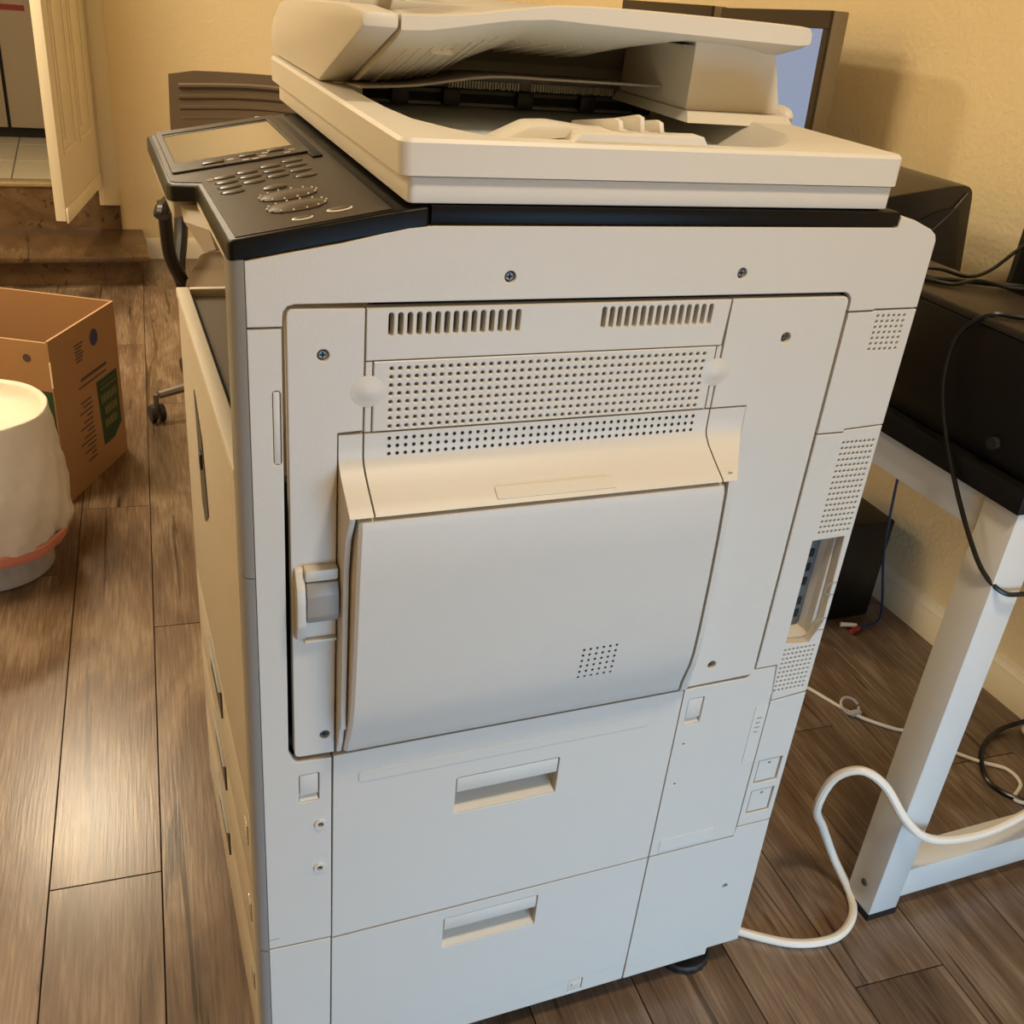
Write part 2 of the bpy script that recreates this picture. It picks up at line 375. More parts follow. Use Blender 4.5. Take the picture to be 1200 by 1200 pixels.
# kitchen beyond: tiled floor, grey cabinet fronts
kf = struct(box('floor_kitchen', -2.4, XW, YF+0.06, 6.2, KZ-0.05, KZ-0.004, M['grout']), 'kitchen floor seen through the doorway')
for i in range(6):
    for j in range(5):
        x0 = -1.75+i*0.335; y0 = YF+0.07+j*0.42
        box('tile', x0+.003, x0+.332, y0+.003, y0+.417, KZ-0.004, KZ, M['tile'], kf, bev=0.0012, seg=1)
struct(box('wall_kitchen', -2.4, XW, 6.2, 6.3, 0, ZC, M['wall']), 'kitchen wall beyond the doorway')
struct(box('wall_kitchen_side', -2.5, -2.4, YF, 6.3, 0, ZC, M['wall']), 'kitchen side wall')
KY = 5.05
fr = thing('kitchen_cabinet', 'grey tall appliance front with red strip seen through the doorway', 'cabinet', (-0.75, KY+.3, KZ))
box('body', -1.35, -0.1, KY+0.03, KY+0.6, KZ+0.052, 2.0, M['core'], fr)
for x0, x1 in ((-1.34, -0.452), (-0.438, -0.105)):
    box('panel_door', x0, x1, KY, KY+0.025, KZ+0.055, 1.98, M['fridge'], fr, bev=0.004)
box('toe_kick', -1.34, -0.12, KY+0.06, KY+0.5, KZ, KZ+0.054, M['mblack'], fr)
tag(box('warning_strip', -0.425, -0.312, KY-0.0015, KY-.0002, 0.905, 0.930, M['redlab'], fr), 'red printed strip on the grey front')

# door casing
def casing(name, x0, x1, z0, z1):
    c = struct(box(name, x0, x1, YF-0.018, YF, z0, z1, M['trim'], bev=0.003), 'moulded cream door casing')
    box('moulding', x0+.022, x1-.012, YF-0.026, YF-.017, z0+.001, z1, M['trim'], c, bev=0.003)
casing('trim_3', DX1+0.004, DX1+0.085, 0.235, 2.27); casing('trim_4', DX0-0.085, DX0-0.002, 0.235, 2.27)
struct(box('trim_5', DX0-.085, DX1+.085, YF-0.018, YF, 2.2, 2.285, M['trim'], bev=.003), 'head casing over the doorway')
struct(box('trim_6', DX1-0.018, DX1, YF-0.005, YF+0.11, KZ+.006, 2.2, M['trim']), 'door jamb with the hinges')
# open door: local x along leaf from hinge, local y thickness
HX, HY = -0.060, YF-0.035
door_ang = math.radians(258.9)
DM = Matrix.Translation((HX, HY, KZ+0.012)) @ Matrix.Rotation(door_ang, 4, 'Z')
dr = box('door_1', 0.0, 0.705, -0.036, 0.0, 0.0, 1.95, M['door'], None, bev=0.002, xf=DM); struct(dr, 'cream six panel door standing open into the room')
for (a, b, z0, z1) in ((0.09, 0.32, 0.22, 0.95), (0.39, 0.62, 0.22, 0.95), (0.09, 0.32, 1.10, 1.80), (0.39, 0.62, 1.10, 1.80)):
    for y0, y1 in ((0.0, 0.004), (-0.040, -0.036)):
        bm = bmesh.new()
        for q in ((a, b, z0, z0+.018), (a, b, z1-.018, z1), (a, a+.018, z0+.018, z1-.018), (b-.018, b, z0+.018, z1-.018)):
            bm_box(bm, q[0], q[1], y0, y1, q[2], q[3], 0.0015, 1)
        bm_obj('panel_moulding', bm, M['door'], dr, xf=DM)
        box('raised_panel', a+.045, b-.045, y0, y1, z0+.045, z1-.045, M['door'], dr, bev=.0015, xf=DM)
box('door_sweep', 0.02, 0.700, 0.0, 0.007, -0.008, 0.045, M['door'], dr, bev=0.002, xf=DM)
box('hinge', -0.004, 0.012, -0.044, -0.036, 0.24, 0.33, M['brass'], dr, bev=.001, xf=DM)

# ---------------------------------------------------------------- the copier
SB = (0.335, 0.29, 0)
cp = thing('photocopier', 'large off-white floor standing photocopier with black tilted control panel', 'photocopier', SB)
W = M['white']; TH = 0.012
# inner chassis (dark, shows only through the gaps, slots and holes)
bm = bmesh.new()
bm_box(bm, 0.006, 0.600, 0.030, 0.560, 0.062, 0.868); bm_box(bm, 0.600, 0.664, 0.075, 0.560, 0.062, 0.868)
bm_box(bm, 0.110, 0.664, 0.030, 0.560, 0.868, 1.098)
bm_obj('chassis', bm, M['core'], cp)
# upper side cover with screws
upA = [(0.0006, 1.0225), (0.0006, 1.075), (0.035, 1.0815), (0.075, 1.0885), (0.110, 1.0965), (0.130, 1.1005), (0.150, 1.1025), (0.6215, 1.1025), (0.6225, 1.113), (0.640, 1.110), (0.664, 1.101), (0.671, 1.096), (0.6735, 1.090), (0.674, 1.022), (0.620, 1.0215), (0.6185, 1.0205), (0.5875, 1.0200), (0.5875, 1.0295)]
cornR = [(0.5865, 1.0335), (0.583, 1.0378), (0.578, 1.0395)]; cornL = [(0.038, 1.0405), (0.0325, 1.039), (0.0292, 1.035), (0.0285, 1.030), (0.0283, 1.0225)]
def xcirc(c): return circ(c[0], c[1], 0.0052, 14)
A_s = [(0.2205, 1.060), (0.453, 1.060)]
plate('upper_side_cover', upA+cornR+cornL, [xcirc(c) for c in A_s], TH, W, cp)
def screw(x, z, par, y=0.0035, r=0.0048, m=None):
    bm = bmesh.new(); t = bmesh.ops.create_cone(bm, cap_ends=True, segments=16, radius1=r, radius2=r*0.7, depth=0.003)
    s1 = bmesh.new(); sc = bm_obj('screw', bm, m or M['chrome'], par, xf=Matrix.Translation((x, y, z)) @ Matrix.Rotation(PI/2, 4, 'X')); s1.free()
    bm = bmesh.new(); bm_box(bm, x-r*.55, x+r*.55, y-0.0019, y-0.0012, z-r*.12, z+r*.12); bm_box(bm, x-r*.12, x+r*.12, y-0.0019, y-0.0012, z-r*.55, z+r*.55)
    bm_obj('cross_slot', bm, M['core'], sc); return sc
for c in A_s: screw(c[0], c[1], cp)
# lower left side columns
plate('side_cover', rpoly([(0.0006, 1.0205), (0.0275, 1.0205), (0.0265, 0.577), (0.033, 0.5625), (0.0702, 0.5610), (0.0708, 0.2885), (0.0006, 0.2925)], [0,0,0.003,0.004,0,0,0]),
      [rrect(0.0190, 0.0258, 0.900, 0.968, 0.003), rrect(0.0365, 0.0575, 0.506, 0.544, 0.002), circ(0.0585, 0.471, 0.0033, 10), circ(0.0575, 0.406, 0.0033, 10)], TH, W, cp)
box('slot_cover', 0.0197, 0.0251, 0.0006, 0.01, 0.9008, 0.9672, W, cp, bev=0.0006)
def button_square(x0, x1, z0, z1):
    o = box('blanking_cap', x0+.001, x1-.001, 0.001, 0.010, z0+.009, z1-.001, W, cp, bev=.0008)
    prism('finger_ledge', [(0.010, z0+.009), (0.010, z0+.001), (0.001, z0+.0005), (0.009, z0+.008)], 'x', x0+.001, x1-.001, W, o)
button_square(0.0365, 0.0575, 0.506, 0.544)
for z in (0.471, 0.406):
    x = 0.0585 if z > .44 else .0575
    rg = lathe('screw_bushing', [(0.0034, 0.001), (0.0034, -0.0022), (0.0060, -0.0022), (0.0072, 0.0), (0.0072, 0.001)], (x, 0, z), W, cp, axis='y', cap=False, seg=20)
    lathe('recessed_screw', [(0.0001, 0.001), (0.0033, 0.001), (0.0033, 0.003), (0.0001, 0.003)], (x, 0, z), M['dgrey'], rg, axis='y', seg=12)
plate('lower_side_cover', [(0.0006, 0.290), (0.0706, 0.2860), (0.0706, 0.050), (0.0006, 0.045)], [], TH, W, cp)
# doors of the two side compartments
def handle(par, x0, x1, z0, z1):
    zm = z0+(z1-z0)*0.58
    box('handle_grip', x0+.0012, x1-.0012, 0.0008, 0.014, zm, z1-.0012, W, par, bev=.0012)
    prism('handle_recess', [(0.030, z1-.002), (0.030, z0+.012), (0.0012, z0+.0002), (0.012, z0-.004), (0.034, z0-.004), (0.034, z1)], 'x', x0-.001, x1+.001, M['white2'], par)
    for xa, xb in ((x0-.006, x0-.0001), (x1+.0001, x1+.006)): box('handle_side', xa, xb, 0.0125, 0.032, z0, z1, W, par)
d1 = plate('side_compartment_door', [(0.0722, 0.5625), (0.4885, 0.5625), (0.4885, 0.2875), (0.0722, 0.2865)], [rrect(0.2105, 0.3365, 0.442, 0.4965, 0.0025)], TH, W, cp)
handle(d1, 0.2105, 0.3365, 0.442, 0.4965)
plate('raised_band', rrect(0.099, 0.447, 0.5195, 0.5345, 0.0035), [], 0.0022, W, d1, bev=.0006, y=-0.0010)
d2 = plate('side_compartment_door', [(0.0722, 0.2835), (0.4885, 0.2855), (0.4885, 0.0775), (0.0722, 0.0695)], [rrect(0.2095, 0.3345, 0.215, 0.2685, 0.0025)], TH, W, cp)
handle(d2, 0.2095, 0.3345, 0.215, 0.2685)
plate('bottom_rail', [(0.0722, 0.0690), (0.4885, 0.0770), (0.4885, 0.0445), (0.0722, 0.0445)], [rrect(0.402, 0.424, 0.050, 0.073, 0.001)], TH, W, cp, y=.0008)
tb = box('release_tab', 0.4028, 0.4232, 0.002, 0.012, 0.0505, 0.0725, W, cp, bev=.0008); box('tab_bump', 0.408, 0.418, 0.0003, 0.003, 0.059, 0.066, W, tb, bev=.0008)
# right middle panel, label, caps
plate('rear_side_cover', rpoly([(0.4902, 0.5625), (0.506, 0.5635), (0.5775, 0.5635), (0.583, 0.5740), (0.6155, 0.5740), (0.6200, 0.5320), (0.6205, 0.2880), (0.4902, 0.2880)], [0,0,0.004,0.002,0,0,0,0]),
      [rrect(0.4985, 0.5205, 0.507, 0.547, 0.002), circ(0.505, 0.476, 0.0018, 8), circ(0.5045, 0.411, 0.0018, 8)], TH, W, cp)
button_square(0.4985, 0.5205, 0.507, 0.547)
plate('blank_label', rrect(0.502, 0.582, 0.2925, 0.314, 0.001), [], 0.0014, M['label'], cp, bev=.0004, y=-0.0008)
plate('warning_label', [(0.601, 0.421), (0.6195, 0.421), (0.6195, 0.514), (0.601, 0.514)], [], 0.0012, M['label'], cp, bev=.0003, y=-0.0008)
for i in range(4): box('label_mark', 0.6065, 0.6125+0.001*(i % 2), -0.0012, -0.0006, 0.472+i*0.0075, 0.4735+i*0.0075, M['grey'], cp)
plate('rear_corner_cover', [(0.6220, 0.518), (0.6742, 0.5225), (0.6748, 0.304), (0.6220, 0.304)], [rrect(0.6295, 0.6665, 0.378, 0.4185, 0.001), rrect(0.6305, 0.6670, 0.3235, 0.3655, 0.001)], TH, W, cp)
for z0, z1 in ((0.378, 0.4185), (0.3235, 0.3655)):
    x0 = 0.6295 if z0 > .35 else .6305
    cpn = plate('blanking_plate', rrect(x0+.0022, x0+.0345, z0+.0022, z1-.0022, 0.001), [circ(x0+.019, z1-.009, 0.0022, 8)], 0.006, W, cp, y=.0015)
plate('lower_rear_cover', [(0.4905, 0.2855), (0.6205, 0.2855), (0.6215, 0.3020), (0.6748, 0.3020), (0.6800, 0.0585), (0.6265, 0.0585), (0.6262, 0.0450), (0.4905, 0.0450)], [circ(0.629, 0.187, 0.0045, 12)], TH, W, cp)
screw(0.629, 0.187, cp, y=.008, m=M['dgrey'])
# right column
def grid(x0, x1, z0, z1, nx, nz, r, n=6, skip=None):
    return [circ(x0+(x1-x0)*i/(nx-1), z0+(z1-z0)*j/(nz-1), r, n) for i in range(nx) for j in range(nz)]
plate('rear_vent_cover', [(0.5885, 1.0180), (0.6180, 1.0185), (0.6195, 1.0195), (0.674, 1.0200), (0.6735, 0.8915), (0.6225, 0.8890), (0.6215, 0.8860), (0.5878, 0.8860)], grid(0.6265, 0.6605, 0.9785, 1.0140, 6, 7, 0.0017), TH, W, cp)
cav = [(0.6205, 0.7500), (0.6650, 0.7510), (0.6690, 0.6290), (0.6560, 0.6020), (0.6215, 0.6060)]
plate('rear_connector_cover', rpoly([(0.5878, 0.8842), (0.6218, 0.8842), (0.6228, 0.8873), (0.6735, 0.8897), (0.6742, 0.5245), (0.6220, 0.5195), (0.6170, 0.5755), (0.5862, 0.5755), (0.5868, 0.60)], 0),
      grid(0.6265, 0.6665, 0.7600, 0.8725, 8, 17, 0.00165)+grid(0.6235, 0.6655, 0.5345, 0.5960, 8, 10, 0.0016)+[cav], TH, W, cp)
# connector recess
rc = prism('connector_recess', [(0.6165, 0.598), (0.6725, 0.598), (0.6725, 0.755), (0.6165, 0.755)], 'y', 0.058, 0.060, M['white2'], cp)
box('recess_wall', 0.6165, 0.6185, 0.013, 0.058, 0.598, 0.755, M['white2'], cp)
box('recess_roof', 0.6186, 0.6699, 0.013, 0.058, 0.7515, 0.755, M['white2'], cp)
prism('recess_ledge', [(0.058, 0.612), (0.058, 0.598), (0.013, 0.598), (0.013, 0.604)], 'x', 0.6187, 0.6699, M['white2'], cp)
pp = box('port_plate', 0.6388, 0.6600, 0.0300, 0.0360, 0.612, 0.730, M['port'], cp, bev=.0008)
for z in (0.622, 0.640, 0.668, 0.688, 0.708): box('port', 0.6475, 0.6540, 0.0285, 0.0305, z, z+0.011, M['core'], pp, bev=.0005)
prism('recess_slope', [(0.6605, 0.0575), (0.6730, 0.0575), (0.6730, 0.0125), (0.6690, 0.0125), (0.6605, 0.0300)], 'z', 0.6045, 0.7512, M['white2'], cp)
for z in (0.679, 0.628):
    bm = bmesh.new(); pts = [(0.6725, z+.0085)]+[(0.667-0.0085*math.sin(a), z+0.0085*math.cos(a)) for a in [PI*k/8 for k in range(9)]]+[(0.6725, z-.0085)]
    sweep_bm(bm, [Vector((p[0], -0.0004, p[1])) for p in pts], 0.0006, 5); bm_obj('knockout_rim', bm, M['grey'], cp)
# back cover and bottom
box('rear_cover', 0.664, 0.6735, 0.0125, 0.568, 0.0585, 1.088, M['white'], cp, bev=.002)
prism('rear_top_edge', [(0.6228, 1.113), (0.640, 1.110), (0.664, 1.101), (0.671, 1.096), (0.671, 1.089), (0.6228, 1.089)], 'y', 0.0125, 0.568, W, cp)
box('left_side_cover', 0.001, 0.673, 0.562, 0.575, 0.058, 0.868, W, cp, bev=.002)
box('left_upper_cover', 0.095, 0.673, 0.562, 0.575, 0.869, 1.10, W, cp, bev=.002)
box('base_plate', 0.02, 0.66, 0.04, 0.55, 0.050, 0.064, M['dgrey'], cp)
for fx, fy in ((0.618, 0.045), (0.06, 0.045), (0.60, 0.53), (0.06, 0.53)):
    ft = lathe('levelling_foot', [(0.012, 0.05), (0.012, 0.022), (0.020, 0.017), (0.040, 0.014), (0.043, 0.011), (0.043, 0.003), (0.041, 0.0)], (fx, fy, 0.0), M['mblack'], cp, seg=40,
               wob=lambda a, k, z: 0.0008*math.cos(a*20) if k in (4, 5) else 0)
    lathe('foot_stem', [(0.014, 0.030), (0.014, 0.051)], (fx, fy, 0), M['dgrey'], ft, seg=16)

# ---- the big hinged side door
Ls = (0.061, 0.997)
lc = plate('side_door_panel', rpoly([(0.0325, 0.5695), (0.0728, 0.5680), (0.0735, 0.926), (0.0955, 0.9270), (0.0955, 1.0355), (0.0315, 1.0365)], [0.006, 0, 0, 0, 0, 0.006]),
      [xcirc((0.061, 0.997)), xcirc((0.063, 0.593))], TH, W, cp)
screw(0.061, 0.997, lc); screw(0.063, 0.593, lc, m=M['dgrey'])
rcn = plate('side_door_panel', rpoly([(0.4490, 1.0355), (0.5845, 1.0352), (0.5835, 0.5680), (0.4900, 0.5665), (0.4895, 0.9250), (0.4480, 0.9250)], [0, 0.007, 0.006, 0, 0, 0]),
      [circ(0.519, 0.995, 0.0056, 14), circ(0.520, 0.594, 0.0056, 14)], TH, W, cp)
screw(0.519, 0.995, rcn, y=.007); screw(0.520, 0.594, rcn, y=.009, m=M['dgrey'])
def slots(x0, x1, n, z0, z1):
    w = 0.0044; p = (x1-x0-w)/(n-1); return [rrect(x0+i*p, x0+i*p+w, z0, z1, 0.0021, 3) for i in range(n)]
plate('slotted_vent_strip', [(0.0970, 1.0355), (0.4475, 1.0352), (0.4455, 0.9905), (0.0970, 0.9905)], slots(0.1155, 0.2335, 15, 1.0115, 1.0315)+slots(0.3125, 0.4285, 15, 1.0115, 1.0315), TH, W, cp)
plate('perforated_vent', [(0.1040, 0.9893), (0.4405, 0.9893), (0.4405, 0.9250), (0.1040, 0.9250)], grid(0.1195, 0.4285, 0.9290, 0.9825, 42, 8, 0.0019), TH, W, cp)
for xa, xb in ((0.0970, 0.1028), (0.4417, 0.4468)):
    plate('hinge_strip', [(xa, 0.9893), (xb, 0.9893), (xb, 0.9250), (xa, 0.9250)], [], TH, W, cp, y=0.0004)
for x in (0.0990, 0.4450):
    rings = []
    for k in range(10):
        t = 1-k/9.0; y = -0.0022*(0.5+0.5*math.cos(PI*t))-0.0001
        rings.append([(x+0.0165*t*math.cos(a), y+(0.0003 if k == 0 else 0), 0.963+0.0145*t*math.sin(a)) for a in [2*PI*q/28 for q in range(28)]] if k < 9 else [(x+0.0003*math.cos(a), y, 0.963+0.0003*math.sin(a)) for a in [2*PI*q/28 for q in range(28)]])
    loft('hinge_bulge', rings, W, cp)
# chute over the fold-down tray: flush above, sweeping outwards below
prof = [(0.9235, 0.0), (0.912, 0.0), (0.902, -0.0002), (0.896, -0.0025), (0.889, -0.0095), (0.881, -0.0215), (0.873, -0.0345), (0.868, -0.0430), (0.8655, -0.0455)]
def hoodY(z):
    for (z1, y1), (z0, y0) in zip(prof[:-1], prof[1:]):
        if z0 <= z <= z1: return y0+(y1-y0)*(z-z0)/(z1-z0)
    return 0
def chute(name, xl, xr, par, extra=None):
    rings = []
    for z, y in prof:
        t = -y/0.0455; l = xl(t) if callable(xl) else xl; r = xr(t) if callable(xr) else xr
        rings.append([(l, y, z), (r, y, z), (r, 0.012, z), (l, 0.012, z)])
    return loft(name, rings, W, par)
ch = chute('tray_hood', 0.0972, lambda t: 0.4462, cp)
# holes continue on the flush part of the hood: shallow dark pits set into it
bm = bmesh.new()
for j in range(3):
    for i in range(42):
        x = 0.1195+(0.4285-0.1195)*i/41; z = 0.9180-j*0.0074; yy = hoodY(z)
        vs = [bm.verts.new((x+0.0018*math.cos(2*PI*k/6), yy-0.0004, z+0.0018*math.sin(2*PI*k/6))) for k in range(6)]
        vi = [bm.verts.new((x+0.0014*math.cos(2*PI*k/6), yy-0.0002, z+0.0014*math.sin(2*PI*k/6))) for k in range(6)]
        bm.faces.new(vi)
        for k in range(6): bm.faces.new((vs[k], vs[(k+1) % 6], vi[(k+1) % 6], vi[k]))
bm_obj('hood_hole_grid', bm, M['core'], ch)
gr = plate('pull_lip', rpoly([(0.2105, 0), (0.3305, 0), (0.3305, 0.0135), (0.2105, 0.0135)], [0, 0, .003, .003]), [], 0.0016, W, ch, bev=.0005,
      xf=Matrix(((1,0,0,0),(0,0.852,-0.524,-0.0422),(0,0.524,0.852,0.8696),(0,0,0,1))))
chute('tray_frame_left', lambda t: 0.0745, 0.0955, cp); chute('tray_frame_right', 0.4478, lambda t: 0.4892-0.0262*t, cp)
# side cheeks beside the tray
fl = [(0.012, 0.567), (-0.002, 0.569), (-0.010, 0.590), (-0.016, 0.615), (-0.020, 0.612), (-0.022, 0.70), (-0.024, 0.80), (-0.030, 0.835), (-0.0450, 0.8650), (0.012, 0.8650)]
prism('tray_cheek', fl, 'x', 0.0745, 0.0799, W, cp, bev=.001)
cr = [(0.012, 0.5675), (-0.008, 0.5680), (-0.022, 0.610), (-0.034, 0.66), (-0.040, 0.76), (-0.045, 0.862), (-0.0450, 0.8650), (0.012, 0.8650)]
rings = []
for z, y, xr in ((0.8655, -0.0450, .4520), (0.8520, -0.0455, .4530), (0.80, -0.0430, .4570), (0.74, -0.0405, .4602), (0.68, -0.0365, .4635), (0.645, -0.0330, .4655), (0.625, -0.0290, .4668), (0.605, -0.0215, .4690), (0.588, -0.0135, .4725), (0.574, -0.0085, .4755), (0.568, -0.0050, .4765)):
    g = xr+0.0020; k = min(1, -y/0.045)
    rings.append([(g, y, z), (g+.006, y, z), (g+.010, y*.86, z), (min(g+.016, .4890), y*.55, z), (min(g+.024, .4893), y*.22, z), (.4895, 0.0, z), (.4895, 0.010, z), (g, 0.010, z)])
loft('tray_cheek', rings, W, cp)
# folded-up bypass tray
tl = []
for z, y, xl, xr in ((0.8625, -0.0180, 0.0829, .4515), (0.8625, -0.0400, 0.0829, .4515), (0.8600, -0.0450, 0.0829, .4520), (0.8520, -0.0465, 0.0826, .4530), (0.80, -0.0440, 0.0820, .4570), (0.74, -0.0415, 0.0818, .4602),
                     (0.68, -0.0375, 0.0817, .4635), (0.645, -0.0340, 0.0816, .4655), (0.625, -0.0300, 0.0814, .4668), (0.605, -0.0225, 0.0813, .4690), (0.588, -0.0145, 0.0812, .4725), (0.574, -0.0095, 0.0812, .4755), (0.571, -0.0060, 0.0812, .4755), (0.571, 0.0, 0.0812, .4755)):
    tl.append((z, y, xl, xr))
bm = bmesh.new(); NX = 2
rows = []
for z, y, xl, xr in tl:
    e = 0.003
    rows.append([bm.verts.new(p) for p in ((xl, min(0.011, y+0.05), z), (xl, y+e, z), (xl+e, y, z), (xr-e, y, z), (xr, y+e, z), (xr, min(0.011, y+0.05), z))])
for a, b in zip(rows[:-1], rows[1:]):
    for i in range(5): bm.faces.new((a[i], a[i+1], b[i+1], b[i]))
bm.faces.new(rows[0])
bt = bm_obj('bypass_tray', bm, W, cp)
# bypass tray details: 6x6 holes, finger tab
def trayY(z): 
    for (z1, y1, *_), (z0, y0, *_) in zip(tl[:-1], tl[1:]):
        if z0 <= z <= z1 and z1 > z0: return y0+(y1-y0)*(z-z0)/(z1-z0)
    return -0.03
bm = bmesh.new()
for i in range(6):
    for j in range(6):
        x = 0.325+i*0.0076; z = 0.640+j*0.0076; y = trayY(z)-0.0003
        vs = [bm.verts.new((x+0.0015*math.cos(2*PI*k/8), y, z+0.0015*math.sin(2*PI*k/8))) for k in range(8)]
        vi = [bm.verts.new((x+0.0012*math.cos(2*PI*k/8), y+.0002, z+0.0012*math.sin(2*PI*k/8))) for k in range(8)]
        bm.faces.new(vi)
        for k in range(8): bm.faces.new((vs[k], vs[(k+1) % 8], vi[(k+1) % 8], vi[k]))
bm_obj('tray_hole_grid', bm, M['core'], bt)
ell('thumb_tab', (0.0842, -0.030, 0.788), 0.003, 0.010, 0.019, W, bt)
# door latch
lt = prism('latch_surround', [(0.002, 0.797), (-0.004, 0.794), (-0.014, 0.780), (-0.016, 0.765), (-0.016, 0.740), (-0.010, 0.722), (0.002, 0.716)], 'x', 0.0345, 0.0425, W, cp, bev=.001)
box('latch_top', 0.0425, 0.0730, -0.012, 0.002, 0.785, 0.797, W, lt, bev=.002)
box('latch_back', 0.0425, 0.0730, -0.001, 0.002, 0.716, 0.786, M['white2'], lt)
box('latch_sill', 0.0425, 0.0730, -0.007, 0.002, 0.713, 0.7165, W, lt, bev=.001)
prism('latch_lever', [(-0.003, 0.784), (-0.013, 0.784), (-0.0165, 0.772), (-0.0165, 0.750), (-0.014, 0.742), (-0.011, 0.742), (-0.003, 0.75)], 'x', 0.0432, 0.0728, M['latch'], cp, bev=.0012, label='grey curved latch lever')

# ---- front side: silver pillar, tray rim, front door and cassette fronts
pil = [(0.0, 0.0), (-0.005, 0.0012), (-0.0095, 0.005), (-0.0115, 0.011), (-0.0115, 0.0262), (0.0, 0.0262)]
for z0, z1 in ((0.048, 0.2885), (0.2900, 0.7880), (0.7890, 1.0760)):
    prism('corner_pillar', pil, 'z', z0, z1, M['silver'], cp, label='silver grey rounded corner strip')
box('front_door', -0.0105, 0.004, 0.0275, 0.572, 0.460, 0.874, M['reeded'], cp, bev=.0015, label='cream reeded front door')
rim = bmesh.new()
bm_box(rim, -0.012, 0.004, 0.0275, 0.572, 0.8745, 0.8860, .0015); bm_box(rim, 0.0045, 0.105, 0.562, 0.572, 0.8745, 0.8860, .0015)
bm_obj('tray_rim', rim, M['cream'], cp)
box('inner_output_tray', 0.0045, 0.109, 0.0275, 0.561, 0.8690, 0.8755, M['tray_in'], cp, label='dark brown inner output tray floor')
box('tray_edge_strip', 0.0045, 0.0085, 0.06, 0.555, 0.8756, 0.8790, M['core'], cp)
box('inner_wall', 0.105, 0.1095, 0.030, 0.560, 0.876, 1.088, M['tray_in'], cp)
hp = prism('door_handle_recess', [(0.302, 0.690), (0.345, 0.660), (0.372, 0.672), (0.398, 0.812), (0.332, 0.775)], 'x', -0.0118, -0.0108, M['dgrey'], cp, label='dark handle recess of the front door')
box('handle_button', -0.0145, -0.0118, 0.335, 0.352, 0.735, 0.755, M['mblack'], hp, bev=.001)
for z0, z1 in ((0.334, 0.4575), (0.212, 0.3325), (0.052, 0.2105)):
    cs = box('paper_cassette_front', -0.0105, 0.004, 0.0275, 0.572, z0, z1, M['reeded'], cp, bev=.0015)
    box('pull_recess', -0.0128, -0.0106, 0.275, 0.385, z1-0.052, z1-0.012, M['dgrey'], cs)
    box('pull_lip', -0.0150, -0.0106, 0.275, 0.400, z1-0.012, z1-0.009, M['grey'], cs, bev=.0006)
    for yy in (0.055,): box('size_window', -0.0116, -0.0106, yy, yy+.018, z1-.055, z1-.025, M['lcd'], cs, bev=.0002)

box('scuff_mark', 0.0006, 0.0125, -0.0003, 0.001, 0.3065, 0.3072, M['grey'], cp); box('scuff_mark', 0.4560, 0.4605, -0.0395, -0.0385, 0.8712, 0.8719, M['grey'], cp)
# ---- black trim strip and control panel
prism('black_trim_strip', [(0.1475, 1.1040), (0.6205, 1.1040), (0.6212, 1.1150), (0.6195, 1.1175), (0.1475, 1.1185)], 'y', 0.0, 0.57, M['black'], cp, bev=.001)
PA, PB = 1.092, 0.185
def pz(x): return PA+PB*x
outl = [(-0.009, 0.0005), (0.060, 0.0005), (0.100, 0.0005), (0.125, 0.0005), (0.1465, 0.0005), (0.1465, 0.500), (0.108, 0.500), (-0.038, 0.492), (-0.0375, 0.236), (-0.034, 0.224), (-0.0125, 0.205), (-0.0115, 0.006)]
def panel_mesh(name, pts, dz0, dz1, m, par, bev=0.0025, label=None, flatx=0.118):
    bm = bmesh.new()
    def zt(x): return pz(x) if x <= flatx else pz(flatx)+(x-flatx)*0.13
    top = [bm.verts.new((p[0], p[1], zt(p[0])+dz1)) for p in pts]; bot = [bm.verts.new((p[0], p[1], zt(p[0])+dz0)) for p in pts]
    bm.faces.new(top); bm.faces.new(bot[::-1]); n = len(pts)
    for i in range(n): bm.faces.new((bot[i], bot[(i+1) % n], top[(i+1) % n], top[i]))
    bmesh.ops.recalc_face_normals(bm, faces=bm.faces)
    te = [e for e in bm.edges if all(v in top for v in e.verts) or (not all(v in top or False for v in e.verts) and not all(v in bot for v in e.verts))]
    if bev: bmesh.ops.bevel(bm, geom=te, offset=bev, segments=3, profile=0.5, affect='EDGES')
    return bm_obj(name, bm, m, par, label)
cpb = panel_mesh('control_panel', outl, -0.0150, 0.0, M['black'], cp, bev=0.0028, label='glossy black control panel shell')
inl = [(-0.0045, 0.0075), (0.060, 0.0075), (0.117, 0.0075), (0.117, 0.493), (-0.033, 0.486), (-0.033, 0.238), (-0.029, 0.229), (-0.0075, 0.210)]
panel_mesh('panel_face', inl, -0.001, 0.0007, M['panel'], cpb, bev=0, label='dark brown matte panel face')
PM = Matrix(((1,0,0,0),(0,1,0,0),(PB,0,1,PA+.0008),(0,0,0,1)))    # local (x, y, height above the panel face)
def pbox(name, x0, x1, y0, y1, h0, h1, m, par, bev=0, label=None): return box(name, x0, x1, y0, y1, h0, h1, m, par, bev, label, xf=PM)
plate('screen_bezel', rrect(-0.029, 0.103, 0.262, 0.492, 0.004), [rrect(-0.0225, 0.0935, 0.304, 0.470, 0.002)], 0.0018, M['panel'], cpb, bev=.0005, xf=PM @ Matrix.Translation((0, 0, 0.0018)), label='raised bezel around the touch screen')
sc_ = pbox('touch_screen', -0.0222, 0.0932, 0.3045, 0.462, 0.0001, 0.0006, M['lcd'], cpb, label='unlit beige touch screen')
pbox('screen_shadow_gap', -0.0222, 0.0932, 0.4622, 0.4695, 0.0001, 0.0009, M['mblack'], cpb)
pbox('status_window', 0.100, 0.110, 0.235, 0.470, 0.0001, 0.0016, M['black'], cpb, bev=.0006)
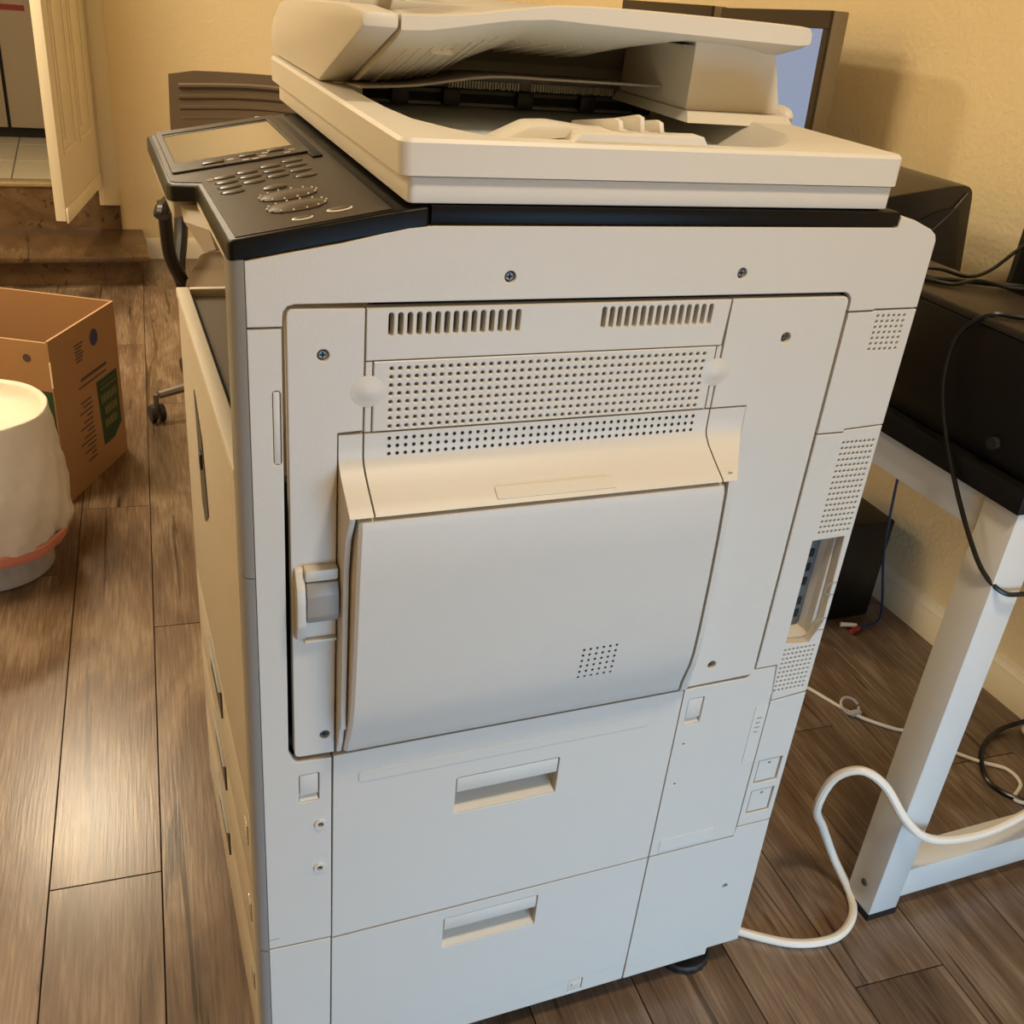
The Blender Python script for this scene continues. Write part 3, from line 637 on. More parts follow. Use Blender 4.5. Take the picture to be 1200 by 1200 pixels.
for x, y, w in ((0.011, 0.279, 0.021), (0.045, 0.285, 0.016), (0.073, 0.290, 0.016)):
    pbox('menu_key', x-w/2, x+w/2, y-.006, y+.006, 0.0017, 0.0030, M['panelk'], cpb, bev=.0010)
def oval(name, x, y, rx, ry, h, m, par, n=20, h0=0.0, label=None):
    bm = bmesh.new(); R = []
    for s_, hh in ((1.0, h0), (1.0, h0+(h-h0)*.55), (0.86, h)):
        R.append([bm.verts.new((x+rx*s_*math.cos(2*PI*k/n), y+ry*s_*math.sin(2*PI*k/n), hh)) for k in range(n)])
    for a, b in zip(R[:-1], R[1:]):
        for i in range(n): bm.faces.new((a[i], a[(i+1) % n], b[(i+1) % n], b[i]))
    bm.faces.new(R[0]); bm.faces.new(R[-1]); return bm_obj(name, bm, m, par, label, xf=PM)
for x, ys in ((0.013, (0.214, 0.193, 0.172, 0.152)), (0.035, (0.220, 0.199, 0.177)), (0.058, (0.229, 0.207, 0.185)), (0.080, (0.238, 0.216, 0.193, 0.168))):
    for y in ys:
        oval('key_well', x, y, 0.0110, 0.0082, 0.0002, M['core'], cpb, h0=-.0002)
        oval('keypad_key', x+.0006, y-.0006, 0.0098, 0.0068, 0.0011, M['panelk'], cpb)
oval('clear_key', 0.048, 0.141, 0.0105, 0.008, 0.0014, M['panelk'], cpb)
for y, nm in ((0.107, 'stop_key'), (0.066, 'start_key')):
    oval('key_well', 0.053, y, 0.0245, 0.0165, 0.0003, M['core'], cpb, h0=-.0002)
    k = oval(nm, 0.053, y, 0.0222, 0.0142, 0.0016, M['panelk'], cpb, n=28)
    rb = oval('key_ring', 0.053, y, 0.0250, 0.0168, 0.0012, M['panelk'], k, n=28, h0=0)
    bm = bmesh.new()
    for q in range(14):
        a = 2*PI*q/14; bmesh.ops.create_uvsphere(bm, u_segments=6, v_segments=4, radius=0.0010, matrix=Matrix.Translation((0.053+0.0243*math.cos(a), y+0.0160*math.sin(a), 0.0016)))
    bm_obj('ring_dots', bm, M['braille'], k, xf=PM, label='small pale dots round the key')
oval('power_key', 0.0500, 0.026, 0.0085, 0.0052, 0.0008, M['braille'], cpb); oval('power_key_top', 0.0500, 0.026, 0.0074, 0.0042, 0.0013, M['panelk'], cpb)
oval('energy_key', 0.081, 0.033, 0.0105, 0.0065, 0.0008, M['braille'], cpb); oval('energy_key_top', 0.081, 0.033, 0.0093, 0.0054, 0.0013, M['panelk'], cpb)
for x, y in ((0.0005, 0.213),): pbox('key_legend', x-.003, x+.003, y-.005, y+.005, 0.0001, 0.0004, M['lcd'], cpb)
for x, y in ((0.028, 0.281), (0.058, 0.272), (0.062, 0.285), (0.088, 0.281), (0.041, 0.268), (0.050, 0.266), (0.082, 0.271)):
    pbox('key_legend', x-.003, x+.003, y-.0022, y+.0022, 0.0018, 0.0020, M['shell'], cpb)
# lower shell under the panel
sh = panel_mesh('panel_lower_shell', [(-0.032, 0.240), (0.105, 0.240), (0.105, 0.494), (-0.034, 0.486)], -0.034, -0.0155, M['shell'], cp, bev=.003, label='light grey underside shell of the control panel')
panel_mesh('panel_sill', [(-0.0105, 0.0264), (0.108, 0.0264), (0.108, 0.240), (-0.0125, 0.215)], -0.021, -0.0152, M['cream'], cp, bev=.001)
loft('usb_shroud', [[(-0.026, 0.232, 1.066), (-0.008, 0.220, 1.069), (0.03, 0.220, 1.074), (0.03, 0.238, 1.074)], [(-0.024, 0.226, 1.052), (-0.008, 0.160, 1.060), (0.03, 0.160, 1.062), (0.03, 0.238, 1.060)], [(-0.010, 0.200, 1.030), (-0.004, 0.150, 1.045), (0.03, 0.150, 1.045), (0.03, 0.225, 1.030)]], M['shell'], cp, label='grey bevelled shroud under the control panel')

# ---- scanner and document feeder
SW = M['white2']
sb = prism('scanner_base', rpoly([(0.1285, 0.003), (0.606, 0.003), (0.606, 0.590), (0.1285, 0.590)], 0.006), 'z', 1.1195, 1.1400, SW, cp, bev=.0012)
prism('scanner_gap', [(0.136, 0.010), (0.600, 0.010), (0.600, 0.58), (0.136, 0.58)], 'z', 1.1160, 1.1196, M['core'], cp)
# platen cover: stepped rim with a dished output tray on top
def ringpts(x0, x1, y0, y1, z, r, tl=None):
    p = rrect(x0, x1, y0, y1, r, 5); return [(a, b, z) for a, b in p]
CR = []
CR.append(ringpts(0.1205, 0.6095, -0.001, 0.598, 1.1412, 0.010))
CR.append(ringpts(0.1195, 0.6090, -0.001, 0.599, 1.1660, 0.010))
CR.append(ringpts(0.1220, 0.6070, 0.0012, 0.597, 1.1690, 0.009))
def inner(z, s):   # dished opening, rounder at the front near corner
    P = [(0.200-s*.3, 0.018+s), (0.30, 0.016+s), (0.42, 0.016+s), (0.480-s, 0.022+s), (0.548-s, 0.110), (0.560-s, 0.30), (0.560-s, 0.585-s), (0.36, 0.588-s), (0.152+s, 0.585-s), (0.152+s, 0.36), (0.150+s, 0.24), (0.158+s, 0.10)]
    Q = catmull([(a, b, z) for a, b in P]+[(P[0][0], P[0][1], z)], 2)[:-1]
    return [tuple(q) for q in Q]
I0 = inner(1.1695, 0.0); I1 = inner(1.160, 0.014); I2 = inner(1.142, 0.034)
bm = bmesh.new()
vr = [[bm.verts.new(p) for p in r] for r in CR]
for a, b in zip(vr[:-1], vr[1:]):
    for i in range(len(a)): bm.faces.new((a[i], a[(i+1) % len(a)], b[(i+1) % len(b)], b[i]))
bm.faces.new(vr[0])
vi = [[bm.verts.new(p) for p in r] for r in (I0, I1, I2)]
for a, b in zip(vi[:-1], vi[1:]):
    for i in range(len(a)): bm.faces.new((a[i], a[(i+1) % len(a)], b[(i+1) % len(b)], b[i]))
bm.faces.new(vi[-1])
eo = [bm.edges.get((vr[-1][i], vr[-1][(i+1) % len(vr[-1])])) for i in range(len(vr[-1]))]
ei = [bm.edges.get((vi[0][i], vi[0][(i+1) % len(vi[0])])) for i in range(len(vi[0]))]
bmesh.ops.triangle_fill(bm, edges=eo+ei, use_beauty=True)
bm_obj('platen_cover', bm, SW, cp)
fl_ = inner(1.1432, 0.0325)
prism('output_tray_floor', [(p[0], p[1]) for p in fl_], 'z', 1.1425, 1.1436, mat('cool_lit_tray_floor', '#dde6ec', 0.3), cp)  # cool light falling on the tray floor is put into its pale blue colour
# paper stop with three fins on the near rim
ps = prism('paper_stop', [(0.268, 1.1685), (0.274, 1.1765), (0.391, 1.1775), (0.3965, 1.1700), (0.3965, 1.166), (0.268, 1.166)], 'y', 0.006, 0.026, SW, cp, bev=.0012)
prism('stop_ramp', [(0.205, 1.163), (0.240, 1.179), (0.262, 1.180), (0.300, 1.176), (0.37, 1.176), (0.391, 1.170), (0.391, 1.160), (0.205, 1.160)], 'y', 0.026, 0.060, SW, ps, bev=.003)
for x in (0.317, 0.337, 0.356):
    prism('fin', [(0.022, 1.172), (0.018, 1.1775), (0.022, 1.1855 if x != .337 else 1.189), (0.030, 1.1865 if x != .337 else 1.190), (0.115, 1.172), (0.115, 1.150), (0.022, 1.150)], 'x', x-.0022, x+.0022, SW, ps, bev=.0008)
# feeder body (far side) with rollers and brushes in the dark throat
fb = prism('feeder_body', [(0.395, 1.1450), (0.600, 1.1450), (0.615, 1.170), (0.612, 1.205), (0.52, 1.236), (0.33, 1.236), (0.395, 1.195)], 'x', 0.150, 0.570, M['grey'], cp, bev=.002, label='grey feeder throat housing')
box('brush_strip', 0.30, 0.372, 0.4180, 0.4300, 1.1475, 1.1530, M['braille'], fb, label='pale anti-static brush'); 
bm_ = bmesh.new()
for k in range(60):
    x = 0.285+k*0.0035
    if 0.372 < x < 0.386: continue
    bm_box(bm_, x, x+.0016, 0.3880, 0.3945, 1.1655+random.uniform(-.001, .001), 1.1735)
o = bm_obj('brush_bristles', bm_, M['braille'], fb); o['kind'] = 'stuff'; o['label'] = 'pale bristles of the anti-static brush'
box('roller_shaft', 0.17, 0.55, 0.384, 0.389, 1.1600, 1.1640, M['dgrey'], fb); box('throat_slot', 0.155, 0.565, 0.3875, 0.3950, 1.1500, 1.1600, M['core'], fb)
box('throat_slot', 0.155, 0.565, 0.3875, 0.3950, 1.1643, 1.1652, M['core'], fb)
for x in (0.225, 0.285, 0.375, 0.455, 0.53): box('roller', x-.010, x+.010, 0.374, 0.387, 1.1480, 1.1655, M['mblack'], fb, bev=.002)
# front end cap of the feeder
cap_o = [(0.1520, 1.2475), (0.1500, 1.2350), (0.336, 1.1705), (0.604, 1.1700), (0.618, 1.176), (0.622, 1.196), (0.600, 1.212), (0.560, 1.230), (0.500, 1.2385), (0.230, 1.2490)]
prism('feeder_end_cap', cap_o, 'x', 0.1255, 0.1585, SW, cp, bev=.0035)
box('cap_hinge', 0.140, 0.172, 0.330, 0.37, 1.155, 1.1715, SW, cp, bev=.003)
# input tray: near rim follows the photographed profile, underside slopes away to the far side
xs = [0.1600, 0.185, 0.210, 0.235, 0.262, 0.302, 0.340, 0.400, 0.470, 0.530, 0.572, 0.583, 0.586]
zt = [1.2470, 1.2480, 1.2500, 1.2535, 1.2580, 1.2640, 1.2660, 1.2665, 1.2662, 1.2658, 1.2650, 1.2640, 1.2600]
zb = [1.2330, 1.2345, 1.2385, 1.2430, 1.2475, 1.2510, 1.2500, 1.2490, 1.2478, 1.2468, 1.2462, 1.2475, 1.2490]
def under(x, t):      # t 0 at the near edge, 1 at the far edge
    i = max(0, min(len(xs)-2, sum(1 for q in xs if q <= x)-1)); f = (x-xs[i])/(xs[i+1]-xs[i]); z0 = zb[i]+(zb[i+1]-zb[i])*f
    if x < 0.245: deep = 0.062
    elif x < 0.29: deep = 0.062-(x-.245)/.045*.022
    elif x < 0.40: deep = 0.040
    elif x < 0.46: deep = 0.040-(x-.40)/.06*.020
    elif x < 0.53: deep = 0.020
    else: deep = 0.020+(x-.53)/.05*.018
    return z0-deep*min(1, t*1.12)**0.9
rings = []
for x, a, b in zip(xs, zt, zb):
    ring = [(x, 0.1500, a-0.0015), (x, 0.1530, a), (x, 0.170, a-0.003), (x, 0.200, a-0.010 if x < .57 else a-.006), (x, 0.34, min(a-0.008, 1.252)), (x, 0.345, under(x, 1.0))]
    for t in (0.8, 0.6, 0.4, 0.2, 0.06): ring.append((x, 0.15+0.19*t, under(x, t)))
    ring.append((x, 0.1500, b+0.0012)); rings.append(ring)
ft = loft('document_tray', rings, SW, cp)
bm = bmesh.new()
for i in range(8):
    x = 0.178+i*0.0125
    sweep_bm(bm, [Vector((x, 0.15+.19*t, under(x, t)-0.0004)) for t in (0.22, 0.4, 0.6, 0.8, 0.95)], 0.0010, 5)
for i in range(8):
    x = 0.315+i*0.018
    sweep_bm(bm, [Vector((x-.004*t*5, 0.15+.19*t, under(x-.02*t, t)-0.0004)) for t in (0.5, 0.65, 0.8, 0.95)], 0.0010, 5)
bm_obj('underside_ribs', bm, SW, ft)
box('tray_clip', 0.205, 0.226, 0.205, 0.222, 1.2125, 1.2185, SW, ft, bev=.0015); box('tray_clip', 0.425, 0.445, 0.26, 0.275, 1.2290, 1.236, SW, ft, bev=.0015)
# thin upper delivery guide crossing the opening
gp = catmull([(0.152, 0.262, 1.1735), (0.21, 0.262, 1.178), (0.285, 0.262, 1.1895), (0.36, 0.262, 1.1905), (0.45, 0.262, 1.1905), (0.530, 0.262, 1.1905)], 4)
loft('delivery_guide', [[(p.x, 0.260, p.z), (p.x, 0.260, p.z+.0022), (p.x, 0.39, p.z+.004-.010), (p.x, 0.39, p.z-.008)] for p in gp], M['latch'], cp)
# rear column that carries the feeder
rcv = loft('feeder_column', [[(0.487, 0.205, 1.1760), (0.606, 0.207, 1.1760), (0.606, 0.36, 1.1760), (0.487, 0.36, 1.1760)], [(0.483, 0.198, 1.2480), (0.578, 0.200, 1.2480), (0.578, 0.35, 1.2480), (0.483, 0.35, 1.2480)]], SW, cp)
loft('column_foot', [[(0.478, 0.182, 1.166), (0.606, 0.176, 1.166), (0.606, 0.36, 1.166), (0.478, 0.36, 1.166)], [(0.484, 0.196, 1.1755), (0.6065, 0.190, 1.1755), (0.6065, 0.36, 1.1755), (0.484, 0.36, 1.1755)]], SW, cp)
ell('hinge_knob', (0.612, 0.215, 1.174), 0.012, 0.022, 0.011, SW, cp)
box('ceiling_of_throat', 0.47, 0.571, 0.201, 0.600, 1.2365, 1.2375, M['grey'], cp)
# upper side of the feeder
box('feeder_top', 0.160, 0.570, 0.346, 0.598, 1.2370, 1.2520, SW, cp, bev=.003)
gd = prism('paper_guide', [(0.30, 1.252), (0.46, 1.252), (0.46, 1.285), (0.42, 1.30), (0.34, 1.30), (0.30, 1.275)], 'x', 0.198, 0.206, M['silver'], cp, bev=.0015, label='grey sliding paper guide')

# ---------------------------------------------------------------- desk on the right with what stands on it
dk = thing('desk', 'white steel framed desk with black top along the yellow wall', 'desk', (1.28, 1.2, 0))
SWM = M['steelw']; DY1 = 2.45
box('desk_top', 0.932, 1.60, 0.0, DY1, 0.747, 0.780, M['case'], dk, bev=.0015, label='black desk top')
for y0, y1 in ((0.004, 0.060), (DY1-.06, DY1-.004)):
    for x0 in (0.940, 1.535):
        lg = box('leg', x0, x0+0.056, y0, y1, 0.012, 0.746, SWM, dk, bev=.0015)
        box('leg_pad', x0-.001, x0+0.057, y0-.001, y1+.001, 0.0, 0.013, M['rubber'], lg)
        if y0 < 1 and x0 < 1: lathe('leg_bolt', [(0.0001, -0.0015), (0.0055, -0.0015), (0.007, 0.001)], (x0-0.0005, 0.032, 0.058), M['dgrey'], lg, axis='x', seg=16)
    box('cross_bar', 0.9965, 1.5345, y0+.002, y1-.006, 0.034, 0.094, SWM, dk, bev=.0015)
    box('top_rail', 0.9965, 1.5345, y0+.008, y1-.008, 0.690, 0.746, SWM, dk, bev=.0015)
for x0 in (0.944, 1.539): box('side_rail', x0, x0+.048, 0.0605, DY1-.0605, 0.690, 0.746, SWM, dk, bev=.0015)
# black laser printer lying near the desk corner
lp = thing('black_machine', 'long black machine with dusty flat lid on the desk corner', 'machine', (1.01, 0.22, 0.780))
box('base_plinth', 0.950, 1.078, 0.012, 0.435, 0.781, 0.806, M['case'], lp, bev=.003)
box('housing', 0.942, 1.083, 0.006, 0.442, 0.806, 0.944, M['case'], lp, bev=.003)
box('lid', 0.940, 1.085, 0.004, 0.444, 0.9445, 0.956, M['casetop'], lp, bev=.003, label='dusty flat lid')
kn = lathe('knob', [(0.0001, -0.006), (0.008, -0.006), (0.009, 0.0), (0.009, 0.002)], (0.9415, 0.075, 0.812), M['mblack'], lp, axis='x', seg=16)
box('feet_strip', 0.955, 1.075, 0.02, 0.43, 0.7802, 0.782, M['rubber'], lp)
# dark rounded printer behind it
rp = thing('rounded_printer', 'dark brown black printer with rounded sloping top behind the copier', 'printer', (1.18, 0.95, 0.780))
prf = rpoly([(0.96, 0.782), (1.385, 0.782), (1.415, 0.86), (1.385, 1.020), (1.345, 1.022), (1.10, 0.985), (0.97, 0.90)], [0.01, 0.01, 0.01, 0.03, 0.02, 0.03, 0.03])
prism('housing', prf, 'y', 0.66, 1.14, M['printer'], rp, bev=.004)
prism('end_panel', rpoly([(0.985, 0.80), (1.375, 0.80), (1.395, 0.865), (1.36, 0.985), (1.31, 0.975), (1.22, 0.93), (0.99, 0.90)], 0.012), 'y', 0.655, 0.6605, M['mblack'], rp, bev=.0015)
tube('edge_highlight', [(1.372, 0.659, 1.008), (1.335, 0.657, 0.965), (1.285, 0.657, 0.925), (1.20, 0.657, 0.905)], 0.003, M['printer'], rp)
# monitors by the wall
def monitor(y0, y1, ztop, zbot, x0, x1, label, zt2=None, lit=True):
    L = 0.5*(y0+y1); m_ = thing('monitor', label, 'monitor', ((x0+x1)/2, L, 0.780), 'monitors by the yellow wall')
    z2 = zt2 or ztop
    def X(y): return x0+(x1-x0)*(y-y0)/(y1-y0)
    a = math.atan2(x1-x0, y1-y0); w = (y1-y0)/math.cos(a); h = ztop-zbot; roll = math.atan2(z2-ztop, w)
    T = Matrix.Translation((x0, y0, ztop)) @ Matrix.Rotation(-a, 4, 'Z') @ Matrix.Rotation(roll, 4, 'X')    # local: y along width, z up, -x to the viewer
    box('casing', 0.003, 0.042, 0, w, -h, 0, M['mside'], m_, bev=.004, xf=T)
    bz = bmesh.new(); b = 0.021; bt_ = 0.036
    for q in ((0, w, -bt_, 0), (0, w, -h, -h+.03), (0, b, -h+.03, -bt_), (w-b, w, -h+.03, -bt_)): bm_box(bz, -0.004, 0.004, q[0], q[1], q[2], q[3], 0.001, 1)
    bm_obj('bezel', bz, M['bezel'], m_, xf=T)
    scn = box('screen', -0.001, 0.0035, b, w-b, -h+.03, -bt_, M['screen'] if lit else M['mblack'], m_, xf=T)
    if lit:
        for (ya, za, n) in ((0.035, -0.045, .05), (0.03, -0.062, .035), (0.028, -0.07, .02), (0.16, -0.115, .04), (0.20, -0.145, .05), (0.22, -0.19, .03), (0.21, -0.215, .04), (0.215, -0.225, .05)):
            box('screen_text', -0.0016, -0.0010, ya, ya+n, za-.0022, za, M['stext'], scn, xf=T)
    box('stand_neck', 0.045, 0.065, w/2-.03, w/2+.03, -(ztop-0.800), -h*0.4, M['bezel'], m_, xf=T)
    T2 = Matrix.Translation((x0, y0, 0)) @ Matrix.Rotation(-a, 4, 'Z')
    box('stand_foot', -0.07, 0.13, w/2-.13, w/2+.13, 0.7805, 0.793, M['bezel'], m_, bev=.004, xf=T2)
monitor(1.200, 1.685, 1.2740, 0.955, 1.405, 1.435, 'right monitor with pale blue lit screen and dark bezel, nearest the camera', zt2=1.252)
monitor(1.730, 2.260, 1.2540, 0.93, 1.435, 1.445, 'left monitor farther back, only its dark top bezel showing above copier', zt2=1.240)
# dark upright thing at the right image edge
du = thing('dark_cabinet', 'tall dark cabinet at right picture edge behind the black machine', 'cabinet', (1.375, 0.29, 0.780))
box('housing', 1.30, 1.45, 0.12, 0.455, 0.784, 1.18, M['mblack'], du, bev=.005)
box('front_panel', 1.2965, 1.301, 0.135, 0.440, 0.80, 1.165, M['case'], du, bev=.0015)
box('feet', 1.31, 1.44, 0.13, 0.445, 0.7803, 0.785, M['rubber'], du)

# cables
tag(tube('black_cable', [(0.962, 0.345, 0.9605), (0.985, 0.305, 0.9605), (1.015, 0.292, 0.9605), (1.045, 0.280, 0.9605), (1.075, 0.262, 0.961), (1.110, 0.238, 0.957), (1.150, 0.200, 0.90), (1.170, 0.15, 0.82), (1.19, 0.08, 0.785)], 0.0035, M['cblack']), 'thick black cable along the back of the dusty lid, sagging off to the right', 'cable')
tag(tube('black_cable', [(0.955, 0.325, 0.9605), (0.975, 0.295, 0.9605), (1.000, 0.272, 0.9605), (1.035, 0.268, 0.9665), (1.070, 0.245, 0.9625), (1.100, 0.215, 0.9580), (1.130, 0.16, 0.90), (1.14, 0.10, 0.83), (1.14, 0.04, 0.784)], 0.0028, M['cblack']), 'thinner black cable crossing over the thick one on the dusty lid', 'cable')
tag(tube('black_cable', [(0.975, 0.335, 0.9675), (1.01, 0.315, 0.970), (1.045, 0.296, 0.964), (1.09, 0.300, 0.972), (1.16, 0.320, 1.000), (1.24, 0.330, 1.03), (1.293, 0.330, 1.045)], 0.0028, M['cblack']), 'thin black cable rising from the dusty lid to the tall dark cabinet', 'cable')
tag(tube('black_cable', [(1.125, 0.225, 0.975), (1.108, 0.228, 0.985), (1.095, 0.215, 0.978), (1.100, 0.195, 0.968), (1.130, 0.17, 0.965), (1.20, 0.16, 0.975), (1.293, 0.18, 0.99)], 0.0025, M['cblack']), 'small loop of black cable at the right picture edge above the lid', 'cable')
tag(tube('black_cable', [(1.08, 0.050, 0.9605), (1.03, 0.090, 0.9605), (0.975, 0.128, 0.9605), (0.943, 0.150, 0.957), (0.930, 0.175, 0.92), (0.926, 0.170, 0.86), (0.925, 0.140, 0.80), (0.925, 0.100, 0.745), (0.928, 0.055, 0.69), (0.935, 0.020, 0.652), (0.955, -0.004, 0.632), (0.995, -0.008, 0.626), (1.06, -0.014, 0.615), (1.18, -0.020, 0.52), (1.30, -0.022, 0.33), (1.38, -0.030, 0.12), (1.42, -0.06, 0.010), (1.45, -0.14, 0.006)], 0.0034, M['cblack']), 'black cable hanging over the front of the black machine and desk leg', 'cable')
tag(tube('black_cable', [(1.60, 0.300, 0.03), (1.53, 0.31, 0.010), (1.46, 0.285, 0.006), (1.41, 0.240, 0.006), (1.385, 0.19, 0.006), (1.41, 0.14, 0.006), (1.48, 0.10, 0.006)], 0.005, M['cblack']), 'black cable curled on the floor behind the crossbar', 'cable')
tag(tube('power_cable', [(0.664, 0.09, 0.010), (0.74, 0.030, 0.008), (0.80, -0.004, 0.008), (0.865, -0.012, 0.008), (0.915, 0.012, 0.008), (0.940, 0.050, 0.011), (0.925, 0.090, 0.055), (0.885, 0.095, 0.130), (0.842, 0.080, 0.200), (0.846, 0.070, 0.268), (0.872, 0.050, 0.296), (0.902, 0.026, 0.280), (0.930, -0.004, 0.234), (0.965, -0.020, 0.203), (1.02, -0.026, 0.188), (1.10, -0.026, 0.184), (1.20, -0.016, 0.195), (1.33, 0.01, 0.195), (1.44, 0.10, 0.12), (1.52, 0.20, 0.03), (1.58, 0.30, 0.010)], 0.0068, M['ctape'], seg=10), 'thick cream power cable looping from the copier past the desk leg', 'cable')
tag(tube('thin_white_cable', [(0.684, 0.16, 0.49), (0.90, 0.42, 0.26), (1.08, 0.62, 0.05), (1.17, 0.60, 0.006), (1.21, 0.54, 0.005), (1.245, 0.455, 0.005), (1.275, 0.41, 0.005), (1.31, 0.375, 0.005), (1.34, 0.355, 0.005), (1.37, 0.30, 0.005), (1.41, 0.25, 0.005), (1.45, 0.215, 0.005), (1.445, 0.175, 0.005), (1.40, 0.145, 0.005), (1.44, 0.115, 0.005)], 0.0036, M['ctape']), 'thin white cable running under the desk across the floor', 'cable')
tie = thing('cable_tie', 'small translucent velcro loop round the thin white cable', 'cable tie', (1.255, 0.445, 0.0))
bm = bmesh.new(); sweep_bm(bm, [Vector((1.252+0.020*math.cos(a), 0.452+0.018*math.sin(a), 0.016+.008*math.sin(a))) for a in [2*PI*k/20 for k in range(20)]], 0.0028, 6); bm_obj('loop', bm, M['shell'], tie)
box('tab', 1.246, 1.270, 0.432, 0.444, 0.002, 0.012, M['shell'], tie, bev=.002)
rc_ = thing('blue_cable', 'dark blue cable with red and white plugs dangling to the floor', 'cable', (1.50, 0.71, 0))
tube('cable', [(1.52, 0.74, 0.74), (1.505, 0.76, 0.55), (1.50, 0.745, 0.40), (1.495, 0.725, 0.27), (1.502, 0.715, 0.18), (1.52, 0.70, 0.08), (1.53, 0.70, 0.02), (1.50, 0.70, 0.008), (1.47, 0.70, 0.008)], 0.003, M['cblue'], rc_)
tube('white_plug', [(1.470, 0.704, 0.009), (1.452, 0.712, 0.009), (1.435, 0.718, 0.009)], 0.0055, M['ctape'], rc_, label='white plug'); tube('red_plug', [(1.468, 0.694, 0.009), (1.455, 0.690, 0.009), (1.440, 0.686, 0.009)], 0.0055, M['red'], rc_, label='red plug')
sbx = thing('black_floor_box', 'plain black box on the floor behind the copier by baseboard', 'box', (1.42, 0.87, 0))
box('housing', 1.30, 1.535, 0.745, 0.98, 0.004, 0.262, M['case'], sbx, bev=.004)
box('side_socket', 1.535, 1.552, 0.76, 0.79, 0.135, 0.155, M['rubber'], sbx, bev=.003)
box('base', 1.305, 1.53, 0.75, 0.975, 0.0, 0.005, M['rubber'], sbx)

# ---------------------------------------------------------------- left: bucket with bag, cardboard box, chair
BC = (-0.392, 1.425)
bk = tag(lathe('bucket', [(0.125, 0.0), (0.130, 0.004), (0.136, 0.12), (0.143, 0.24), (0.150, 0.365), (0.155, 0.368), (0.155, 0.380), (0.150, 0.380), (0.147, 0.372), (0.139, 0.24), (0.128, 0.012)], (BC[0], BC[1], 0), M['bucket'], seg=48), 'scuffed white plastic bucket under a white bin bag on floor', 'bucket')
rnd = [random.uniform(-1, 1) for _ in range(40)]
def wob(a, k, z):
    f = max(0, (0.395-z))/0.3 if k > 28 else 0.06
    w = 0.0052*math.sin(5*a+z*7)+0.0046*math.sin(9*a+1.3+z*21)+0.0034*math.sin(17*a-z*38+math.sin(3*a)*2)+0.0022*math.sin(31*a+z*60)
    return f*w + (0.0016*math.sin(7*a+z*95)*math.sin(2*a+z*40) if k > 28 else 0)
bagp = [(0.01, 0.335), (0.05, 0.337), (0.085, 0.340), (0.110, 0.345), (0.128, 0.355), (0.139, 0.368), (0.147, 0.384), (0.157, 0.387), (0.160, 0.380), (0.1625, 0.355), (0.166, 0.31), (0.171, 0.26), (0.175, 0.21), (0.177, 0.165), (0.177, 0.130), (0.174, 0.108)]
bagp = [(p.x, p.y) for p in catmull([(a, b, 0) for a, b in bagp], 4)]
bg_ = tag(lathe('bin_bag', bagp, (BC[0], BC[1], 0), M['bag'], seg=96, wob=wob), 'crumpled thin white bin bag draped over the bucket rim', 'bag')
lathe('drawstring_band', [(0.1735, 0.112), (0.1765, 0.108), (0.175, 0.092), (0.168, 0.080), (0.158, 0.076)], (BC[0], BC[1], 0), M['bagband'], bg_, seg=96, wob=lambda a, k, z: 0.004*math.sin(5*a)+0.002*math.sin(13*a), cap=False, label='salmon red drawstring hem')

# cardboard box
bx = thing('cardboard_box', 'open brown moving box with green printed panel on the floor', 'box', (-0.35, 1.95, 0))
ax = math.atan2(1.985-1.68, -0.077+0.232)           # direction of the long visible side
BM = Matrix.Translation((-0.232, 1.68, 0)) @ Matrix.Rotation(ax, 4, 'Z')      # local x along the side, local y to the far left
Lx, Ly, H, t = 0.342, 0.46, 0.430, 0.005
box('side_wall', 0, Lx, 0, t, 0, H, M['cardboard'], bx, xf=BM); box('side_wall', 0, Lx, Ly-t, Ly, 0, H, M['cardboard'], bx, xf=BM)
box('side_wall', 0, t, t, Ly-t, 0, H-.004, M['cardboard'], bx, xf=BM); box('side_wall', Lx-t, Lx, t, Ly-t, 0, H, M['cardboard'], bx, xf=BM)
box('bottom', t, Lx-t, t, Ly-t, 0.001, 0.007, M['cardboard'], bx, xf=BM)
box('inner_flap', t+.001, t+.13, t+0.28, t+0.283, 0.15, H-.01, M['cardboard'], bx, xf=BM)
box('cut_edge', 0, Lx, -.0003, t, H, H+.001, M['cardedge'], bx, xf=BM); box('cut_edge', 0, t, t, Ly, H-.004, H-.003, M['cardedge'], bx, xf=BM); box('cut_edge', Lx-t, Lx, t, Ly, H, H+.001, M['cardedge'], bx, xf=BM)
box('torn_corner', -.0015, 0.0015, -0.001, 0.002, 0.315, 0.38, M['trim'], bx, xf=BM, label='white torn strip at the box corner')
def decal(name, pts, m, y=-0.0006, par=bx):   # flat print on the side wall, local (x,z)
    bm = bmesh.new(); bm.faces.new([bm.verts.new((p[0], y, p[1])) for p in pts]); return bm_obj(name, bm, m, par, xf=BM)
gp_ = decal('green_print_panel', [(0.205, 0.253), (0.322, 0.253), (0.322, 0.098), (0.275, 0.070), (0.215, 0.070)], M['gprint'])
bm = bmesh.new()
def q4(bm, x0, x1, z0, z1, y): bm.faces.new([bm.verts.new(p) for p in ((x0, y, z0), (x1, y, z0), (x1, y, z1), (x0, y, z1))])
for z, xa, xb in ((0.186, 0.222, 0.312), (0.150, 0.238, 0.306), (0.114, 0.232, 0.300)):
    x = xa
    while x < xb:
        w = random.uniform(0.008, 0.014); q4(bm, x, min(x+w, xb), z, z+0.022, -0.0011); x += w+0.004
q4(bm, 0.222, 0.312, 0.224, 0.228, -0.0011); q4(bm, 0.222, 0.312, 0.238, 0.240, -0.0011)
bm_obj('faded_lettering', bm, M['lprint'], bx, xf=BM)
bm = bmesh.new()
